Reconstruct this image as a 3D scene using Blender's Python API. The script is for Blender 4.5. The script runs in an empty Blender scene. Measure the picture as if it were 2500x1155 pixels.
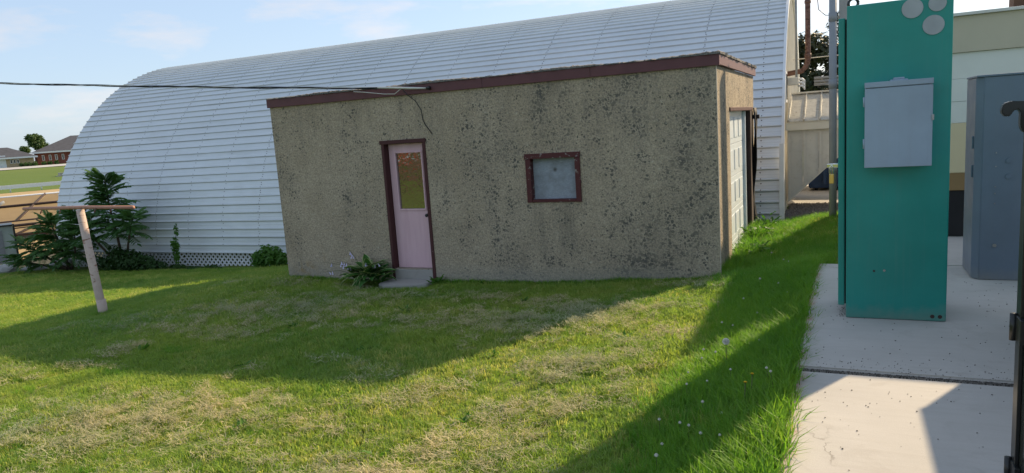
import bpy, bmesh, math, random
import numpy as np
from mathutils import Vector, Matrix, Euler

random.seed(7); rng = np.random.default_rng(7)
S = bpy.context.scene
C = S.collection
# ------------------------------------------------------------------ camera, sky, sun, exposure
cam_d = bpy.data.cameras.new('camera'); cam = bpy.data.objects.new('camera', cam_d); C.objects.link(cam)
Rc = Matrix(((0.90624, -0.00279, 0.42275), (0.41746, 0.16366, -0.89383), (-0.06669, 0.98651, 0.14948)))
cam.matrix_world = Rc.to_4x4()
cam_d.sensor_width = 36; cam_d.lens = 1745 / 2500 * 36; cam_d.clip_end = 3000; cam_d.clip_start = 0.05
S.camera = cam
SUN_AZ, SUN_EL = math.radians(27), math.radians(30.4)      # azimuth clockwise from +Y
w = bpy.data.worlds.new('World'); S.world = w; w.use_nodes = True
nt = w.node_tree; nt.nodes.clear()
def wn(t, **k):
    n = nt.nodes.new(t)
    for a, b in k.items(): setattr(n, a, b)
    return n
sky = wn('ShaderNodeTexSky', sky_type='NISHITA', sun_disc=False, sun_elevation=SUN_EL, sun_rotation=SUN_AZ)
sky.air_density = 1.0; sky.dust_density = 1.0; sky.ozone_density = 1.5; sky.altitude = 200
tc = wn('ShaderNodeTexCoord')
mp = wn('ShaderNodeMapping'); mp.inputs['Scale'].default_value = (2.0, 2.0, 7.0); mp.inputs['Location'].default_value = (0.35, 0.2, 0.1)
nz = wn('ShaderNodeTexNoise'); nz.inputs['Scale'].default_value = 2.1; nz.inputs['Detail'].default_value = 7; nz.inputs['Roughness'].default_value = 0.58
rp = wn('ShaderNodeValToRGB'); rp.color_ramp.elements[0].position = 0.50; rp.color_ramp.elements[1].position = 0.76
rp.color_ramp.elements[1].color = (0.8, 0.8, 0.8, 1)
bw = wn('ShaderNodeRGBToBW'); mul = wn('ShaderNodeMixRGB', blend_type='MULTIPLY'); mul.inputs[0].default_value = 1
mul.inputs[2].default_value = (1.36, 1.21, 1.14, 1)
mx = wn('ShaderNodeMixRGB'); bg = wn('ShaderNodeBackground'); bg.inputs['Strength'].default_value = 0.125
out = wn('ShaderNodeOutputWorld')
L = nt.links.new
L(tc.outputs['Generated'], mp.inputs[0]); L(mp.outputs[0], nz.inputs['Vector']); L(nz.outputs['Fac'], rp.inputs[0])
hzm = wn('ShaderNodeMixRGB'); hzm.inputs[0].default_value = 0.74; hzm.inputs[2].default_value = (1.75, 2.2, 2.85, 1); L(sky.outputs[0], hzm.inputs[1])   # thin even summer haze
L(hzm.outputs[0], bw.inputs[0]); L(bw.outputs[0], mul.inputs[1]); L(rp.outputs[0], mx.inputs[0])
L(hzm.outputs[0], mx.inputs[1]); L(mul.outputs[0], mx.inputs[2]); L(mx.outputs[0], bg.inputs[0]); L(bg.outputs[0], out.inputs[0])
sd = bpy.data.lights.new('sun', 'SUN'); sd.energy = 3.7; sd.angle = math.radians(0.9); sd.color = (1.0, 0.79, 0.52)
sun = bpy.data.objects.new('sun', sd); C.objects.link(sun)
sdir = Vector((math.sin(SUN_AZ) * math.cos(SUN_EL), math.cos(SUN_AZ) * math.cos(SUN_EL), math.sin(SUN_EL)))
sun.rotation_euler = sdir.to_track_quat('Z', 'Y').to_euler(); sun.location = (20, 30, 30)
vs = S.view_settings; vs.view_transform = 'Standard'; vs.look = 'None'; vs.gamma = 1; vs.exposure = 1.15; vs.use_curve_mapping = False
S.cycles.max_bounces = 6; S.cycles.transparent_max_bounces = 6

# ------------------------------------------------------------------ material helper
class M:
    def __init__(s, name, rough=0.8, metal=0.0, spec=0.3):
        s.m = bpy.data.materials.new(name); s.m.use_nodes = True; s.t = s.m.node_tree
        s.b = s.t.nodes['Principled BSDF']; s.o = s.t.nodes['Material Output']
        s.b.inputs['Roughness'].default_value = rough; s.b.inputs['Metallic'].default_value = metal
        s.b.inputs['Specular IOR Level'].default_value = spec
        s._c = None; s._p = None
    def n(s, t, **k):
        n = s.t.nodes.new(t)
        for a, b in k.items(): setattr(n, a, b)
        return n
    def l(s, a, b): s.t.links.new(a, b)
    def obj(s):
        if s._c is None: s._c = s.n('ShaderNodeTexCoord')
        return s._c.outputs['Object']
    def pos(s):
        if s._p is None: s._p = s.n('ShaderNodeNewGeometry')
        return s._p.outputs['Position']
    def map(s, vec, scale=(1, 1, 1), loc=(0, 0, 0)):
        n = s.n('ShaderNodeMapping'); n.inputs['Scale'].default_value = scale; n.inputs['Location'].default_value = loc
        s.l(vec, n.inputs[0]); return n.outputs[0]
    def noise(s, scale, detail=3, rough=0.55, vec=None, dist=0):
        n = s.n('ShaderNodeTexNoise'); n.inputs['Scale'].default_value = scale; n.inputs['Detail'].default_value = detail
        n.inputs['Roughness'].default_value = rough; n.inputs['Distortion'].default_value = dist
        s.l(vec if vec is not None else s.pos(), n.inputs['Vector']); return n.outputs['Fac']
    def vor(s, scale, vec=None, feature='F1'):
        n = s.n('ShaderNodeTexVoronoi'); n.inputs['Scale'].default_value = scale; n.feature = feature
        s.l(vec if vec is not None else s.pos(), n.inputs['Vector']); return n.outputs['Distance']
    def ramp(s, f, a, b, ca=(0, 0, 0, 1), cb=(1, 1, 1, 1)):
        n = s.n('ShaderNodeValToRGB'); e = n.color_ramp.elements
        e[0].position = a; e[1].position = b; e[0].color = tuple(ca) + ((1,) if len(ca) == 3 else ()); e[1].color = tuple(cb) + ((1,) if len(cb) == 3 else ())
        s.l(f, n.inputs[0]); return n.outputs[0]
    def mix(s, f, a, b, mode='MIX'):
        n = s.n('ShaderNodeMixRGB', blend_type=mode)
        for i, v in ((0, f), (1, a), (2, b)):
            if isinstance(v, (int, float)): n.inputs[i].default_value = v if i == 0 else (v, v, v, 1)
            elif isinstance(v, tuple): n.inputs[i].default_value = v + ((1,) if len(v) == 3 else ())
            else: s.l(v, n.inputs[i])
        return n.outputs[0]
    def math(s, op, a, b=0.0):
        n = s.n('ShaderNodeMath', operation=op)
        for i, v in ((0, a), (1, b)):
            if isinstance(v, (int, float)): n.inputs[i].default_value = v
            else: s.l(v, n.inputs[i])
        return n.outputs[0]
    def near(s, p, r0, r1, sc=(1, 1, 1)):
        """1 inside r0 of world point p, 0 beyond r1"""
        v = s.n('ShaderNodeVectorMath', operation='SUBTRACT'); s.l(s.pos(), v.inputs[0]); v.inputs[1].default_value = p
        v2 = s.n('ShaderNodeVectorMath', operation='MULTIPLY'); s.l(v.outputs[0], v2.inputs[0]); v2.inputs[1].default_value = sc
        v3 = s.n('ShaderNodeVectorMath', operation='LENGTH'); s.l(v2.outputs[0], v3.inputs[0])
        m = s.n('ShaderNodeMapRange'); s.l(v3.outputs['Value'], m.inputs[0])
        m.inputs[1].default_value = r0; m.inputs[2].default_value = r1; m.inputs[3].default_value = 1; m.inputs[4].default_value = 0
        return m.outputs[0]
    def comp(s, i):
        n = s.n('ShaderNodeSeparateXYZ'); s.l(s.pos(), n.inputs[0]); return n.outputs[i]
    def col(s, c):
        if isinstance(c, tuple): s.b.inputs['Base Color'].default_value = c + ((1,) if len(c) == 3 else ())
        else: s.l(c, s.b.inputs['Base Color'])
        return s
    def rough(s, f): s.l(f, s.b.inputs['Roughness']); return s
    def bump(s, f, strength=0.3, dist=0.01):
        n = s.n('ShaderNodeBump'); n.inputs['Strength'].default_value = strength; n.inputs['Distance'].default_value = dist
        s.l(f, n.inputs['Height'])
        s.l(n.outputs[0], s.b.inputs['Normal']); return s
def plain(name, c, rough=0.7, metal=0.0, var=0.12, scale=6.0, bump=0.0, bscale=60, spec=0.3, grime=None):
    """a paint or plain finish with slight tonal wear"""
    m = M(name, rough, metal, spec)
    f = m.noise(scale, 5)
    c2 = m.mix(m.ramp(f, 0.3, 0.7), tuple(v * (1 - var) for v in c), tuple(min(1, v * (1 + var)) for v in c))
    if grime:
        c2 = m.mix(m.ramp(m.noise(scale * 3.1, 8, 0.7), 0.52, 0.72), c2, grime)
    m.col(c2)
    if bump: m.bump(m.noise(bscale, 4), bump, 0.005)
    return m.m

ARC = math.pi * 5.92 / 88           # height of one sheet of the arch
# ---- paints, walls
def stucco_mat():
    m = M('stucco', 0.92, 0, 0.15)
    fine = m.noise(42, 4, 0.75); med = m.noise(22, 4, 0.65)
    big = m.noise(1.1, 4, 0.6)
    st = m.noise(2.2, 5, 0.6, m.map(m.pos(), (1.0, 1.0, 0.22)))
    c = m.mix(m.ramp(big, 0.35, 0.65), (0.425, 0.345, 0.245), (0.515, 0.425, 0.310))
    c = m.mix(m.ramp(fine, 0.36, 0.62), m.mix(0.6, c, (0.10, 0.092, 0.076)), c)
    c = m.mix(m.ramp(med, 0.60, 0.74), c, (0.50, 0.45, 0.345))
    # lichen: dots whose density follows broad patches, more on the right half
    xr = m.n('ShaderNodeMapRange'); m.l(m.comp(0), xr.inputs[0])
    for i, v in zip((1, 2, 3, 4), (-8.8, -2.5, -0.02, 0.08)): xr.inputs[i].default_value = v
    patch = m.math('ADD', m.math('ADD', m.math('MULTIPLY', st, 0.6), m.math('MULTIPLY', m.noise(1.7, 4), 0.5)), xr.outputs[0])
    dots = m.vor(17, m.map(m.pos(), (1, 1, 1)))
    dots2 = m.vor(36, m.map(m.pos(), (1, 1, 1), (3, 1, 2)))
    sz = m.ramp(patch, 0.38, 0.74, (0.03,) * 3, (0.46,) * 3)
    jit = m.math('MULTIPLY', m.noise(40, 3), 0.35)
    d1 = m.math('LESS_THAN', m.math('ADD', dots, m.math('SUBTRACT', jit, 0.17)), sz)
    d2 = m.math('LESS_THAN', m.math('ADD', dots2, m.math('SUBTRACT', jit, 0.17)), sz)
    lich = m.math('MULTIPLY', m.math('MAXIMUM', m.math('MULTIPLY', d1, 0.8), m.math('MULTIPLY', d2, 0.7)), m.ramp(m.noise(5, 3), 0.34, 0.6))
    c = m.mix(lich, c, (0.055, 0.058, 0.056))
    c = m.mix(m.math('MULTIPLY', m.ramp(patch, 0.54, 0.84), 0.34), c, (0.12, 0.115, 0.105))
    run = m.noise(3.2, 5, 0.65, m.map(m.pos(), (2.2, 2.2, 0.12), (5, 0, 0)))
    top_ = m.n('ShaderNodeMapRange'); m.l(m.comp(2), top_.inputs[0])
    for i, v in zip((1, 2, 3, 4), (-1.4, 0.6, 0.0, 1.0)): top_.inputs[i].default_value = v
    c = m.mix(m.math('MULTIPLY', m.math('MULTIPLY', m.ramp(run, 0.47, 0.68), top_.outputs[0]), 0.28), c, (0.13, 0.122, 0.112))
    wr = m.math('MULTIPLY', m.near((-3.74, 9.4, -1.45), 0.15, 0.62, (1.2, 0, 1)), m.ramp(run, 0.40, 0.6)); c = m.mix(m.math('MULTIPLY', wr, 0.5), c, (0.11, 0.105, 0.09))
    # orange lichen by the left corner
    o = m.math('MAXIMUM', m.near((-8.40, 9.4, -2.20), 0.12, 0.33, (1, 1, 1.5)), m.math('MULTIPLY', m.near((-7.97, 9.4, -1.95), 0.02, 0.10, (3, 1, 0.4)), 0.5))
    o = m.math('MULTIPLY', o, m.ramp(m.noise(9, 5), 0.42, 0.62))
    c = m.mix(m.math('MULTIPLY', o, 0.85), c, (0.30, 0.17, 0.03))
    # cement foot of the wall
    fz = m.n('ShaderNodeMapRange'); m.l(m.math('ADD', m.comp(2), m.math('MULTIPLY', big, 0.25)), fz.inputs[0])
    for i, v in zip((1, 2, 3, 4), (-2.05, -1.85, 0.55, 0.0)): fz.inputs[i].default_value = v
    c = m.mix(fz.outputs[0], c, m.mix(fine, (0.22, 0.205, 0.17), (0.36, 0.335, 0.28)))
    m.col(c)
    h = m.math('ADD', m.math('MULTIPLY', fine, 0.5), med)
    m.bump(h, 0.9, 0.014); return m.m
def fascia_mat():
    m = M('fascia_paint', 0.55, 0, 0.35)
    c = m.mix(m.ramp(m.noise(3, 5), 0.3, 0.7), (0.095, 0.036, 0.042), (0.125, 0.047, 0.052))
    c = m.mix(m.ramp(m.noise(30, 6, 0.7), 0.62, 0.75), c, (0.18, 0.09, 0.07)); m.col(c); return m.m
def chipped(name, base, under, amt=0.55):
    m = M(name, 0.7, 0, 0.25)
    f = m.noise(9, 7, 0.68, m.map(m.pos(), (1.0, 1.0, 1.6)), 0.6)
    c = m.mix(m.ramp(f, amt, amt + 0.03), m.mix(m.noise(15, 4), tuple(v * .8 for v in base), tuple(v * 1.2 for v in base)), m.mix(m.noise(60, 3), tuple(v * .7 for v in under), under))
    m.col(c); m.bump(f, 0.3, 0.004); return m.m
def door_mat():
    m = M('pink_door_paint', 0.55, 0, 0.3)
    st = m.noise(3, 5, 0.6, m.map(m.pos(), (6, 1, 0.5)))
    c = m.mix(m.ramp(st, 0.3, 0.75), (0.60, 0.385, 0.425), (0.70, 0.48, 0.515))
    c = m.mix(m.ramp(m.noise(45, 6, 0.8), 0.68, 0.72), c, (0.18, 0.14, 0.13)); m.col(c); return m.m
def plywood_mat():
    m = M('weathered_plywood', 0.85, 0, 0.15)
    wv = m.n('ShaderNodeTexWave', wave_type='BANDS', bands_direction='Z'); wv.inputs['Scale'].default_value = 14; wv.inputs['Distortion'].default_value = 14
    wv.inputs['Detail'].default_value = 4; wv.inputs['Detail Scale'].default_value = 2.5
    m.l(m.map(m.pos(), (0.35, 1, 1)), wv.inputs['Vector'])
    c = m.mix(wv.outputs['Fac'], (0.27, 0.30, 0.345), (0.33, 0.36, 0.405))
    c = m.mix(m.ramp(m.noise(7, 6, 0.7), 0.42, 0.68), c, (0.22, 0.235, 0.25))
    c = m.mix(m.near((-3.74, 9.5, -0.62), 0.008, 0.040, (1, 0, 1)), c, (0.10, 0.095, 0.09))
    m.col(c); m.bump(wv.outputs['Fac'], 0.25, 0.003); return m.m
def steel_arch_mat():
    m = M('painted_corrugated_steel', 0.5, 0.35, 0.4)
    f = m.noise(0.6, 4); s2 = m.noise(2.5, 6, 0.6, m.map(m.pos(), (0.3, 1.5, 1.5)))
    c = m.mix(m.ramp(f, 0.3, 0.7), (0.60, 0.63, 0.65), (0.65, 0.675, 0.69))
    c = m.mix(m.ramp(s2, 0.55, 0.8), c, (0.55, 0.565, 0.57))
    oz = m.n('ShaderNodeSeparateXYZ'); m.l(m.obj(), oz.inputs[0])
    lap = m.n('ShaderNodeMapRange'); m.l(oz.outputs[2], lap.inputs[0])  # dark line below each upper lap: lap shadow and dirt painted into the colour
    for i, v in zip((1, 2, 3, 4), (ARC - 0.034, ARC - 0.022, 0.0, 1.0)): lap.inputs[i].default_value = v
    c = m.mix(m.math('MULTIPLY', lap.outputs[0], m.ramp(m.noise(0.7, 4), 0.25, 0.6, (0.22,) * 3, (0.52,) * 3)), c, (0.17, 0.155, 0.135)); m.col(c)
    m.rough(m.ramp(m.noise(4, 5), 0.3, 0.7, (0.42,) * 3, (0.58,) * 3))
    return m.m
def concrete_mat(name='concrete', tone=1.0, red=True):
    m = M(name, 0.88, 0, 0.2)
    a = m.noise(1.3, 5); fi = m.noise(120, 4, 0.7); br = m.noise(6, 6, 0.65, m.map(m.pos(), (0.35, 3, 1)))
    c = m.mix(m.ramp(a, 0.3, 0.7), tuple(v * tone for v in (0.44, 0.42, 0.385)), tuple(v * tone for v in (0.53, 0.505, 0.465)))
    c = m.mix(m.math('MULTIPLY', m.ramp(br, 0.45, 0.75), 0.35), c, tuple(v * tone for v in (0.40, 0.37, 0.33)))
    c = m.mix(m.ramp(m.noise(17, 7, 0.75), 0.66, 0.76), c, tuple(v * tone for v in (0.32, 0.29, 0.25)))
    c = m.mix(m.math('MULTIPLY', fi, 0.35), c, tuple(v * tone for v in (0.34, 0.315, 0.28)))
    ck = m.n('ShaderNodeTexVoronoi'); ck.feature = 'DISTANCE_TO_EDGE'; ck.inputs['Scale'].default_value = 0.55
    wob = m.n('ShaderNodeVectorMath', operation='ADD'); nv = m.n('ShaderNodeTexNoise'); nv.inputs['Scale'].default_value = 3.5; nv.inputs['Detail'].default_value = 5; m.l(m.pos(), nv.inputs['Vector'])
    m.l(m.pos(), wob.inputs[0]); m.l(nv.outputs['Color'], wob.inputs[1]); m.l(wob.outputs[0], ck.inputs['Vector'])
    c = m.mix(m.math('MULTIPLY', m.ramp(ck.outputs['Distance'], 0.002, 0.006, (1, 1, 1), (0, 0, 0)), m.ramp(m.noise(0.9, 3), 0.62, 0.66)), c, (0.28, 0.26, 0.23))
    c = m.mix(m.math('MULTIPLY', m.ramp(m.noise(2.6, 6, 0.7, None, 1.2), 0.55, 0.72), 0.35), c, tuple(v * tone for v in (0.33, 0.30, 0.26)))
    if red:   # reddish stain along the form edge
        e = m.n('ShaderNodeMapRange'); m.l(m.math('ADD', m.comp(0), m.math('MULTIPLY', m.noise(11, 6, 0.7), 0.16)), e.inputs[0])
        for i, v in zip((1, 2, 3, 4), (-0.20, -0.135, 0.75, 0.0)): e.inputs[i].default_value = v
        c = m.mix(m.math('MULTIPLY', e.outputs[0], m.ramp(m.noise(2.2, 6, 0.7), 0.42, 0.54)), c, (0.40, 0.17, 0.12))
    m.col(c); m.bump(m.math('ADD', fi, m.math('MULTIPLY', br, 0.6)), 0.35, 0.004); return m.m
def ground_mat():
    m = M('lawn_soil', 0.95, 0, 0.1)
    a = m.noise(0.9, 5); b = m.noise(14, 5, 0.7); d = m.noise(0.05, 3)
    c = m.mix(m.ramp(b, 0.35, 0.65), (0.085, 0.13, 0.020), (0.16, 0.22, 0.04))
    c = m.mix(m.ramp(a, 0.48, 0.68), c, (0.20, 0.20, 0.07))
    far = m.mix(m.ramp(d, 0.3, 0.7), (0.095, 0.145, 0.035), (0.125, 0.165, 0.045))
    ln = m.n('ShaderNodeVectorMath', operation='LENGTH'); m.l(m.pos(), ln.inputs[0])
    mr = m.n('ShaderNodeMapRange'); m.l(ln.outputs['Value'], mr.inputs[0]); mr.inputs[1].default_value = 20; mr.inputs[2].default_value = 40
    m.col(m.mix(mr.outputs[0], c, far)); m.bump(b, 0.6, 0.03); return m.m
def leaf_mat(name, c1, c2, trans=0.4, dry=None, dscale=0.8, da=0.52, db=0.66, rough=0.55, dryfrac=1.0, tint=None):
    """grass and leaves: colour varies per piece and over the ground, light passes through"""
    m = M(name, rough, 0, 0.25)
    oi = m.n('ShaderNodeObjectInfo')
    c = m.mix(oi.outputs['Random'], c1, c2)
    c = m.mix(m.ramp(m.noise(0.55, 4), 0.35, 0.68), m.mix(1.0, c, (0.80, 0.90, 0.8), 'MULTIPLY'), m.mix(1.0, c, (1.28, 1.12, 0.95), 'MULTIPLY'))
    if dry:
        r2 = m.math('FRACT', m.math('MULTIPLY', oi.outputs['Random'], 17.31))
        k = m.math('ADD', m.noise(dscale, 5, 0.62), m.math('MULTIPLY', m.math('SUBTRACT', r2, 0.5), 0.62))
        c = m.mix(m.math('MULTIPLY', m.ramp(k, da, db), dryfrac), c, m.mix(r2, tuple(v * .75 for v in dry), tuple(v * 1.15 for v in dry)))
    m.col(c)
    tr = m.n('ShaderNodeBsdfTranslucent'); m.l(m.mix(1.0, c, (1.35, 1.35, 0.75), 'MULTIPLY'), tr.inputs[0])
    ms = m.n('ShaderNodeMixShader'); ms.inputs[0].default_value = trans
    m.l(m.b.outputs[0], ms.inputs[1]); m.l(tr.outputs[0], ms.inputs[2]); m.l(ms.outputs[0], m.o.inputs[0])
    return m.m

def enamel(name, c):
    """sprayed enamel: orange peel, faded clouds, rain streaks, dust splashed up from the pad, a few scuffs"""
    m = M(name, 0.38, 0.0, 0.45)
    q = m.mix(m.ramp(m.noise(1.6, 5, 0.6), 0.3, 0.72), tuple(v * .88 for v in c), tuple(v * 1.12 + .006 for v in c))
    st = m.noise(9, 5, 0.6, m.map(m.pos(), (3, 3, 0.12)))
    q = m.mix(m.math('MULTIPLY', m.ramp(st, 0.52, 0.78), 0.22), q, tuple(v * .5 + .10 for v in c))
    d = m.n('ShaderNodeMapRange'); m.l(m.math('ADD', m.comp(2), m.math('MULTIPLY', m.noise(5, 5, 0.65), -0.30)), d.inputs[0])
    for i, v in zip((1, 2, 3, 4), (-1.82, -1.66, 0.45, 0.0)): d.inputs[i].default_value = v
    q = m.mix(d.outputs[0], q, (0.27, 0.245, 0.205))
    q = m.mix(m.math('MULTIPLY', m.ramp(m.noise(38, 7, 0.8), 0.70, 0.74), 0.6), q, tuple(v * .55 + .05 for v in c))
    m.col(q); m.rough(m.ramp(m.noise(3, 6), 0.3, 0.7, (0.30,) * 3, (0.50,) * 3)); m.bump(m.noise(150, 2), 0.10, 0.002); return m.m
MT = dict(
    stucco=stucco_mat(), fascia=fascia_mat(), frame=chipped('maroon_frame_paint', (0.085, 0.026, 0.026), (0.30, 0.26, 0.24), 0.60),
    jamb=chipped('maroon_jamb_paint', (0.070, 0.026, 0.026), (0.26, 0.22, 0.20), 0.68),
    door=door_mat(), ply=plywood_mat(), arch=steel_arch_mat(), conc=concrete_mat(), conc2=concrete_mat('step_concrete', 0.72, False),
    apron=concrete_mat('apron_concrete', 0.8, False), ground=ground_mat(),
    roofedge=plain('gravelled_roofing', (0.16, 0.15, 0.14), 0.95, 0, 0.5, 40, 0.8, 90),
    white=plain('white_paint', (0.70, 0.71, 0.72), 0.5, 0, 0.06, 5), lattice=plain('white_vinyl', (0.72, 0.73, 0.73), 0.5, 0, 0.08, 8, grime=(0.45, 0.46, 0.42)),
    whitedoor=plain('white_door_paint', (0.60, 0.67, 0.72), 0.45, 0, 0.06, 4, grime=(0.55, 0.56, 0.55)),
    cream=plain('cream_steel', (0.60, 0.57, 0.50), 0.5, 0.1, 0.06, 3), hood=plain('almond_steel', (0.56, 0.545, 0.51), 0.5, 0.1, 0.06, 4, grime=(0.48, 0.46, 0.42)),
    hoodroof=plain('galvanised_roof', (0.42, 0.40, 0.34), 0.5, 0.35, 0.1, 6, 0.1, 40, grime=(0.17, 0.15, 0.12)),
    teal=enamel('teal_enamel', (0.007, 0.245, 0.205)), tealdark=plain('teal_edge', (0.005, 0.10, 0.09), 0.4, 0, 0.08, 6),
    gasket=plain('black_gasket', (0.015, 0.016, 0.016), 0.7), greybox=enamel('grey_enamel', (0.26, 0.335, 0.415)),
    greycab=enamel('slate_enamel', (0.125, 0.165, 0.22)), greydisc=plain('grey_disc', (0.33, 0.36, 0.38), 0.5),
    chrome=plain('chrome', (0.75, 0.75, 0.72), 0.12, 1, 0.05), brass=plain('brass', (0.60, 0.42, 0.13), 0.3, 1, 0.1),
    steel=plain('dull_steel', (0.33, 0.33, 0.33), 0.45, 0.8, 0.15), black=plain('black_iron', (0.012, 0.013, 0.013), 0.35, 0, 0.2, 10, 0, 60, 0.5),
    darkcab=plain('dark_olive_gloss', (0.035, 0.040, 0.034), 0.12, 0, 0.08, 4, 0, 60, 0.6), rubber=plain('black_cable', (0.016, 0.018, 0.022), 0.5, 0, 0.2),
    wirewhite=plain('bare_neutral', (0.55, 0.54, 0.50), 0.5, 0.3), post=chipped('rusty_pole_paint', (0.47, 0.37, 0.31), (0.24, 0.115, 0.07), 0.585),
    bar=chipped('rusty_bar_paint', (0.40, 0.21, 0.155), (0.20, 0.075, 0.045), 0.60), rust=chipped('rusted_pipe', (0.15, 0.085, 0.068), (0.10, 0.048, 0.036), 0.5),
    pvc=plain('grey_conduit', (0.255, 0.27, 0.29), 0.45, 0, 0.06, 6), postgrey=plain('grey_post', (0.32, 0.32, 0.31), 0.6, 0, 0.1, 5),
    brownwood=plain('brown_board', (0.115, 0.062, 0.035), 0.7, 0, 0.2, 5), plank=plain('brown_plank', (0.115, 0.095, 0.075), 0.75, 0, 0.45, 1.5),
    tarp=plain('black_roofing_felt', (0.022, 0.021, 0.022), 0.75, 0, 0.3, 8, 0.5, 14), timber=plain('dark_timber', (0.050, 0.032, 0.027), 0.8, 0, 0.3, 10),
    sidetan=plain('tan_band', (0.48, 0.44, 0.33), 0.55, 0, 0.03, 3), sidewhite=plain('pale_siding', (0.64, 0.66, 0.60), 0.55, 0, 0.03, 3),
    sidecream=plain('cream_siding', (0.62, 0.53, 0.33), 0.55, 0, 0.03, 3), sidebrown=plain('brown_band_paint', (0.26, 0.165, 0.072), 0.6, 0, 0.06, 3),
    plinth=plain('black_plinth', (0.018, 0.017, 0.018), 0.6, 0, 0.2, 3), trimw=plain('eave_trim', (0.58, 0.58, 0.54), 0.5),
    blue=plain('navy_steel', (0.010, 0.030, 0.085), 0.3, 0.1, 0.2, 4, 0, 60, 0.5), bluelid=plain('black_plastic_lid', (0.02, 0.022, 0.028), 0.5),
    gravel=plain('gravel_stone', (0.13, 0.115, 0.105), 0.9, 0, 0.5, 30, 0.3, 60), sand=plain('sandy_dirt', (0.36, 0.26, 0.125), 0.95, 0, 0.16, 0.35, 0.4, 5),
    rock=plain('broken_concrete', (0.36, 0.35, 0.325), 0.9, 0, 0.25, 5, 0.5, 25), brick=plain('red_brick', (0.215, 0.075, 0.055), 0.9, 0, 0.2, 1.2),
    tanbrick=plain('tan_brick', (0.42, 0.32, 0.20), 0.9, 0, 0.15, 1.2), shingle=plain('dark_shingle', (0.062, 0.064, 0.075), 0.9, 0, 0.15, 1.5),
    glassdark=plain('far_window_glass', (0.02, 0.025, 0.03), 0.1, 0, 0.1, 3, 0, 60, 0.6), asphalt=plain('pale_road', (0.40, 0.39, 0.37), 0.9, 0, 0.1, 0.4),
    tanpanel=plain('tan_panel', (0.235, 0.165, 0.078), 0.7, 0, 0.12, 0.8),
    bark=plain('bark', (0.085, 0.06, 0.042), 0.9, 0, 0.3, 12, 0.5, 30), stem=plain('green_stem', (0.075, 0.085, 0.035), 0.7, 0, 0.25, 10),
    boxgreen=plain('grey_green_steel', (0.30, 0.35, 0.32), 0.5, 0, 0.1, 2), yellowfl=plain('dandelion_yellow', (0.65, 0.42, 0.02), 0.7), puff=plain('seed_fluff', (0.80, 0.78, 0.72), 0.9),
    clover=plain('clover_white', (0.50, 0.49, 0.42), 0.8, 0, 0.2, 90), lilac=plain('lilac_petal', (0.58, 0.53, 0.72), 0.6, 0, 0.1, 40),
    red=plain('red_cloth', (0.45, 0.02, 0.02), 0.7), grit=plain('grit', (0.10, 0.09, 0.08), 0.95, 0, 0.6, 50), putty=plain('pale_putty', (0.52, 0.46, 0.38), 0.7),
)
gm = M('window_glass', 0.03, 0, 0.8); gm.col((0.045, 0.036, 0.022)); gm.b.inputs['IOR'].default_value = 2.1
gm.bump(gm.noise(9, 3), 0.16, 0.02); MT['glass'] = gm.m
MT['mown'] = leaf_mat('mown_grass', (0.180, 0.300, 0.062), (0.265, 0.365, 0.090), 0.5, (0.44, 0.43, 0.15), 0.75, 0.63, 0.88)
MT['tall'] = leaf_mat('tall_grass', (0.100, 0.260, 0.034), (0.170, 0.325, 0.046), 0.5, (0.36, 0.33, 0.12), 0.9, 0.86, 0.98)
MT['straw'] = leaf_mat('dry_clippings', (0.36, 0.34, 0.23), (0.52, 0.48, 0.33), 0.3)
MT['sumac'] = leaf_mat('sumac_leaf', (0.050, 0.130, 0.038), (0.085, 0.180, 0.050), 0.32)
MT['bush'] = leaf_mat('bush_leaf', (0.022, 0.060, 0.016), (0.045, 0.100, 0.022), 0.3)
MT['weed'] = leaf_mat('weed_leaf', (0.055, 0.150, 0.026), (0.085, 0.200, 0.036), 0.4)
MT['hosta'] = leaf_mat('hosta_leaf', (0.045, 0.135, 0.030), (0.07, 0.18, 0.042), 0.3)
MT['hostaedge'] = leaf_mat('hosta_margin', (0.36, 0.40, 0.22), (0.44, 0.46, 0.28), 0.3)
MT['tree'] = leaf_mat('tree_leaf', (0.050, 0.095, 0.030), (0.090, 0.145, 0.045), 0.28)
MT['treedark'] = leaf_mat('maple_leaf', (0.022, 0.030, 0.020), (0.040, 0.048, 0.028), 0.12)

# ------------------------------------------------------------------ mesh helpers
OFF = {}                                   # world offset of every Empty / parent, parts are built in world coordinates
def off(o): return OFF.get(o.name, Vector((0, 0, 0))) if o else Vector((0, 0, 0))
def link(name, me, mat, parent=None, kind=None, smooth=False):
    o = bpy.data.objects.new(name, me); C.objects.link(o)
    if mat is not None:
        for mm in (mat if isinstance(mat, (list, tuple)) else [mat]): me.materials.append(MT[mm] if isinstance(mm, str) else mm)
    if parent is not None: o.parent = parent
    if kind: o['kind'] = kind
    if smooth: me.polygons.foreach_set('use_smooth', [True] * len(me.polygons))
    return o
def mk(name, v, f, mat, parent=None, kind=None, smooth=False, mids=None):
    """mesh from world coordinates; its origin is its parent's origin, or its own base"""
    v = np.asarray(v, float).reshape(-1, 3)
    if parent is not None: o3 = np.array(off(parent))
    else: o3 = np.array([(v[:, 0].min() + v[:, 0].max()) / 2, (v[:, 1].min() + v[:, 1].max()) / 2, v[:, 2].min()])
    me = bpy.data.meshes.new(name); me.from_pydata((v - o3).tolist(), [], f); me.update()
    o = link(name, me, mat, parent, kind, smooth)
    if mids is not None: me.polygons.foreach_set('material_index', mids)
    if parent is None: o.location = o3; OFF[o.name] = Vector(o3)
    else: OFF[o.name] = Vector(o3)
    return o
def thing(name, loc, label, cat, group=None, rz=0.0):
    o = bpy.data.objects.new(name, None); C.objects.link(o); o.location = loc; o.rotation_euler = (0, 0, rz); o.empty_display_size = 0.1
    tag(o, label, cat, group); OFF[o.name] = Vector(loc); return o
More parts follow.
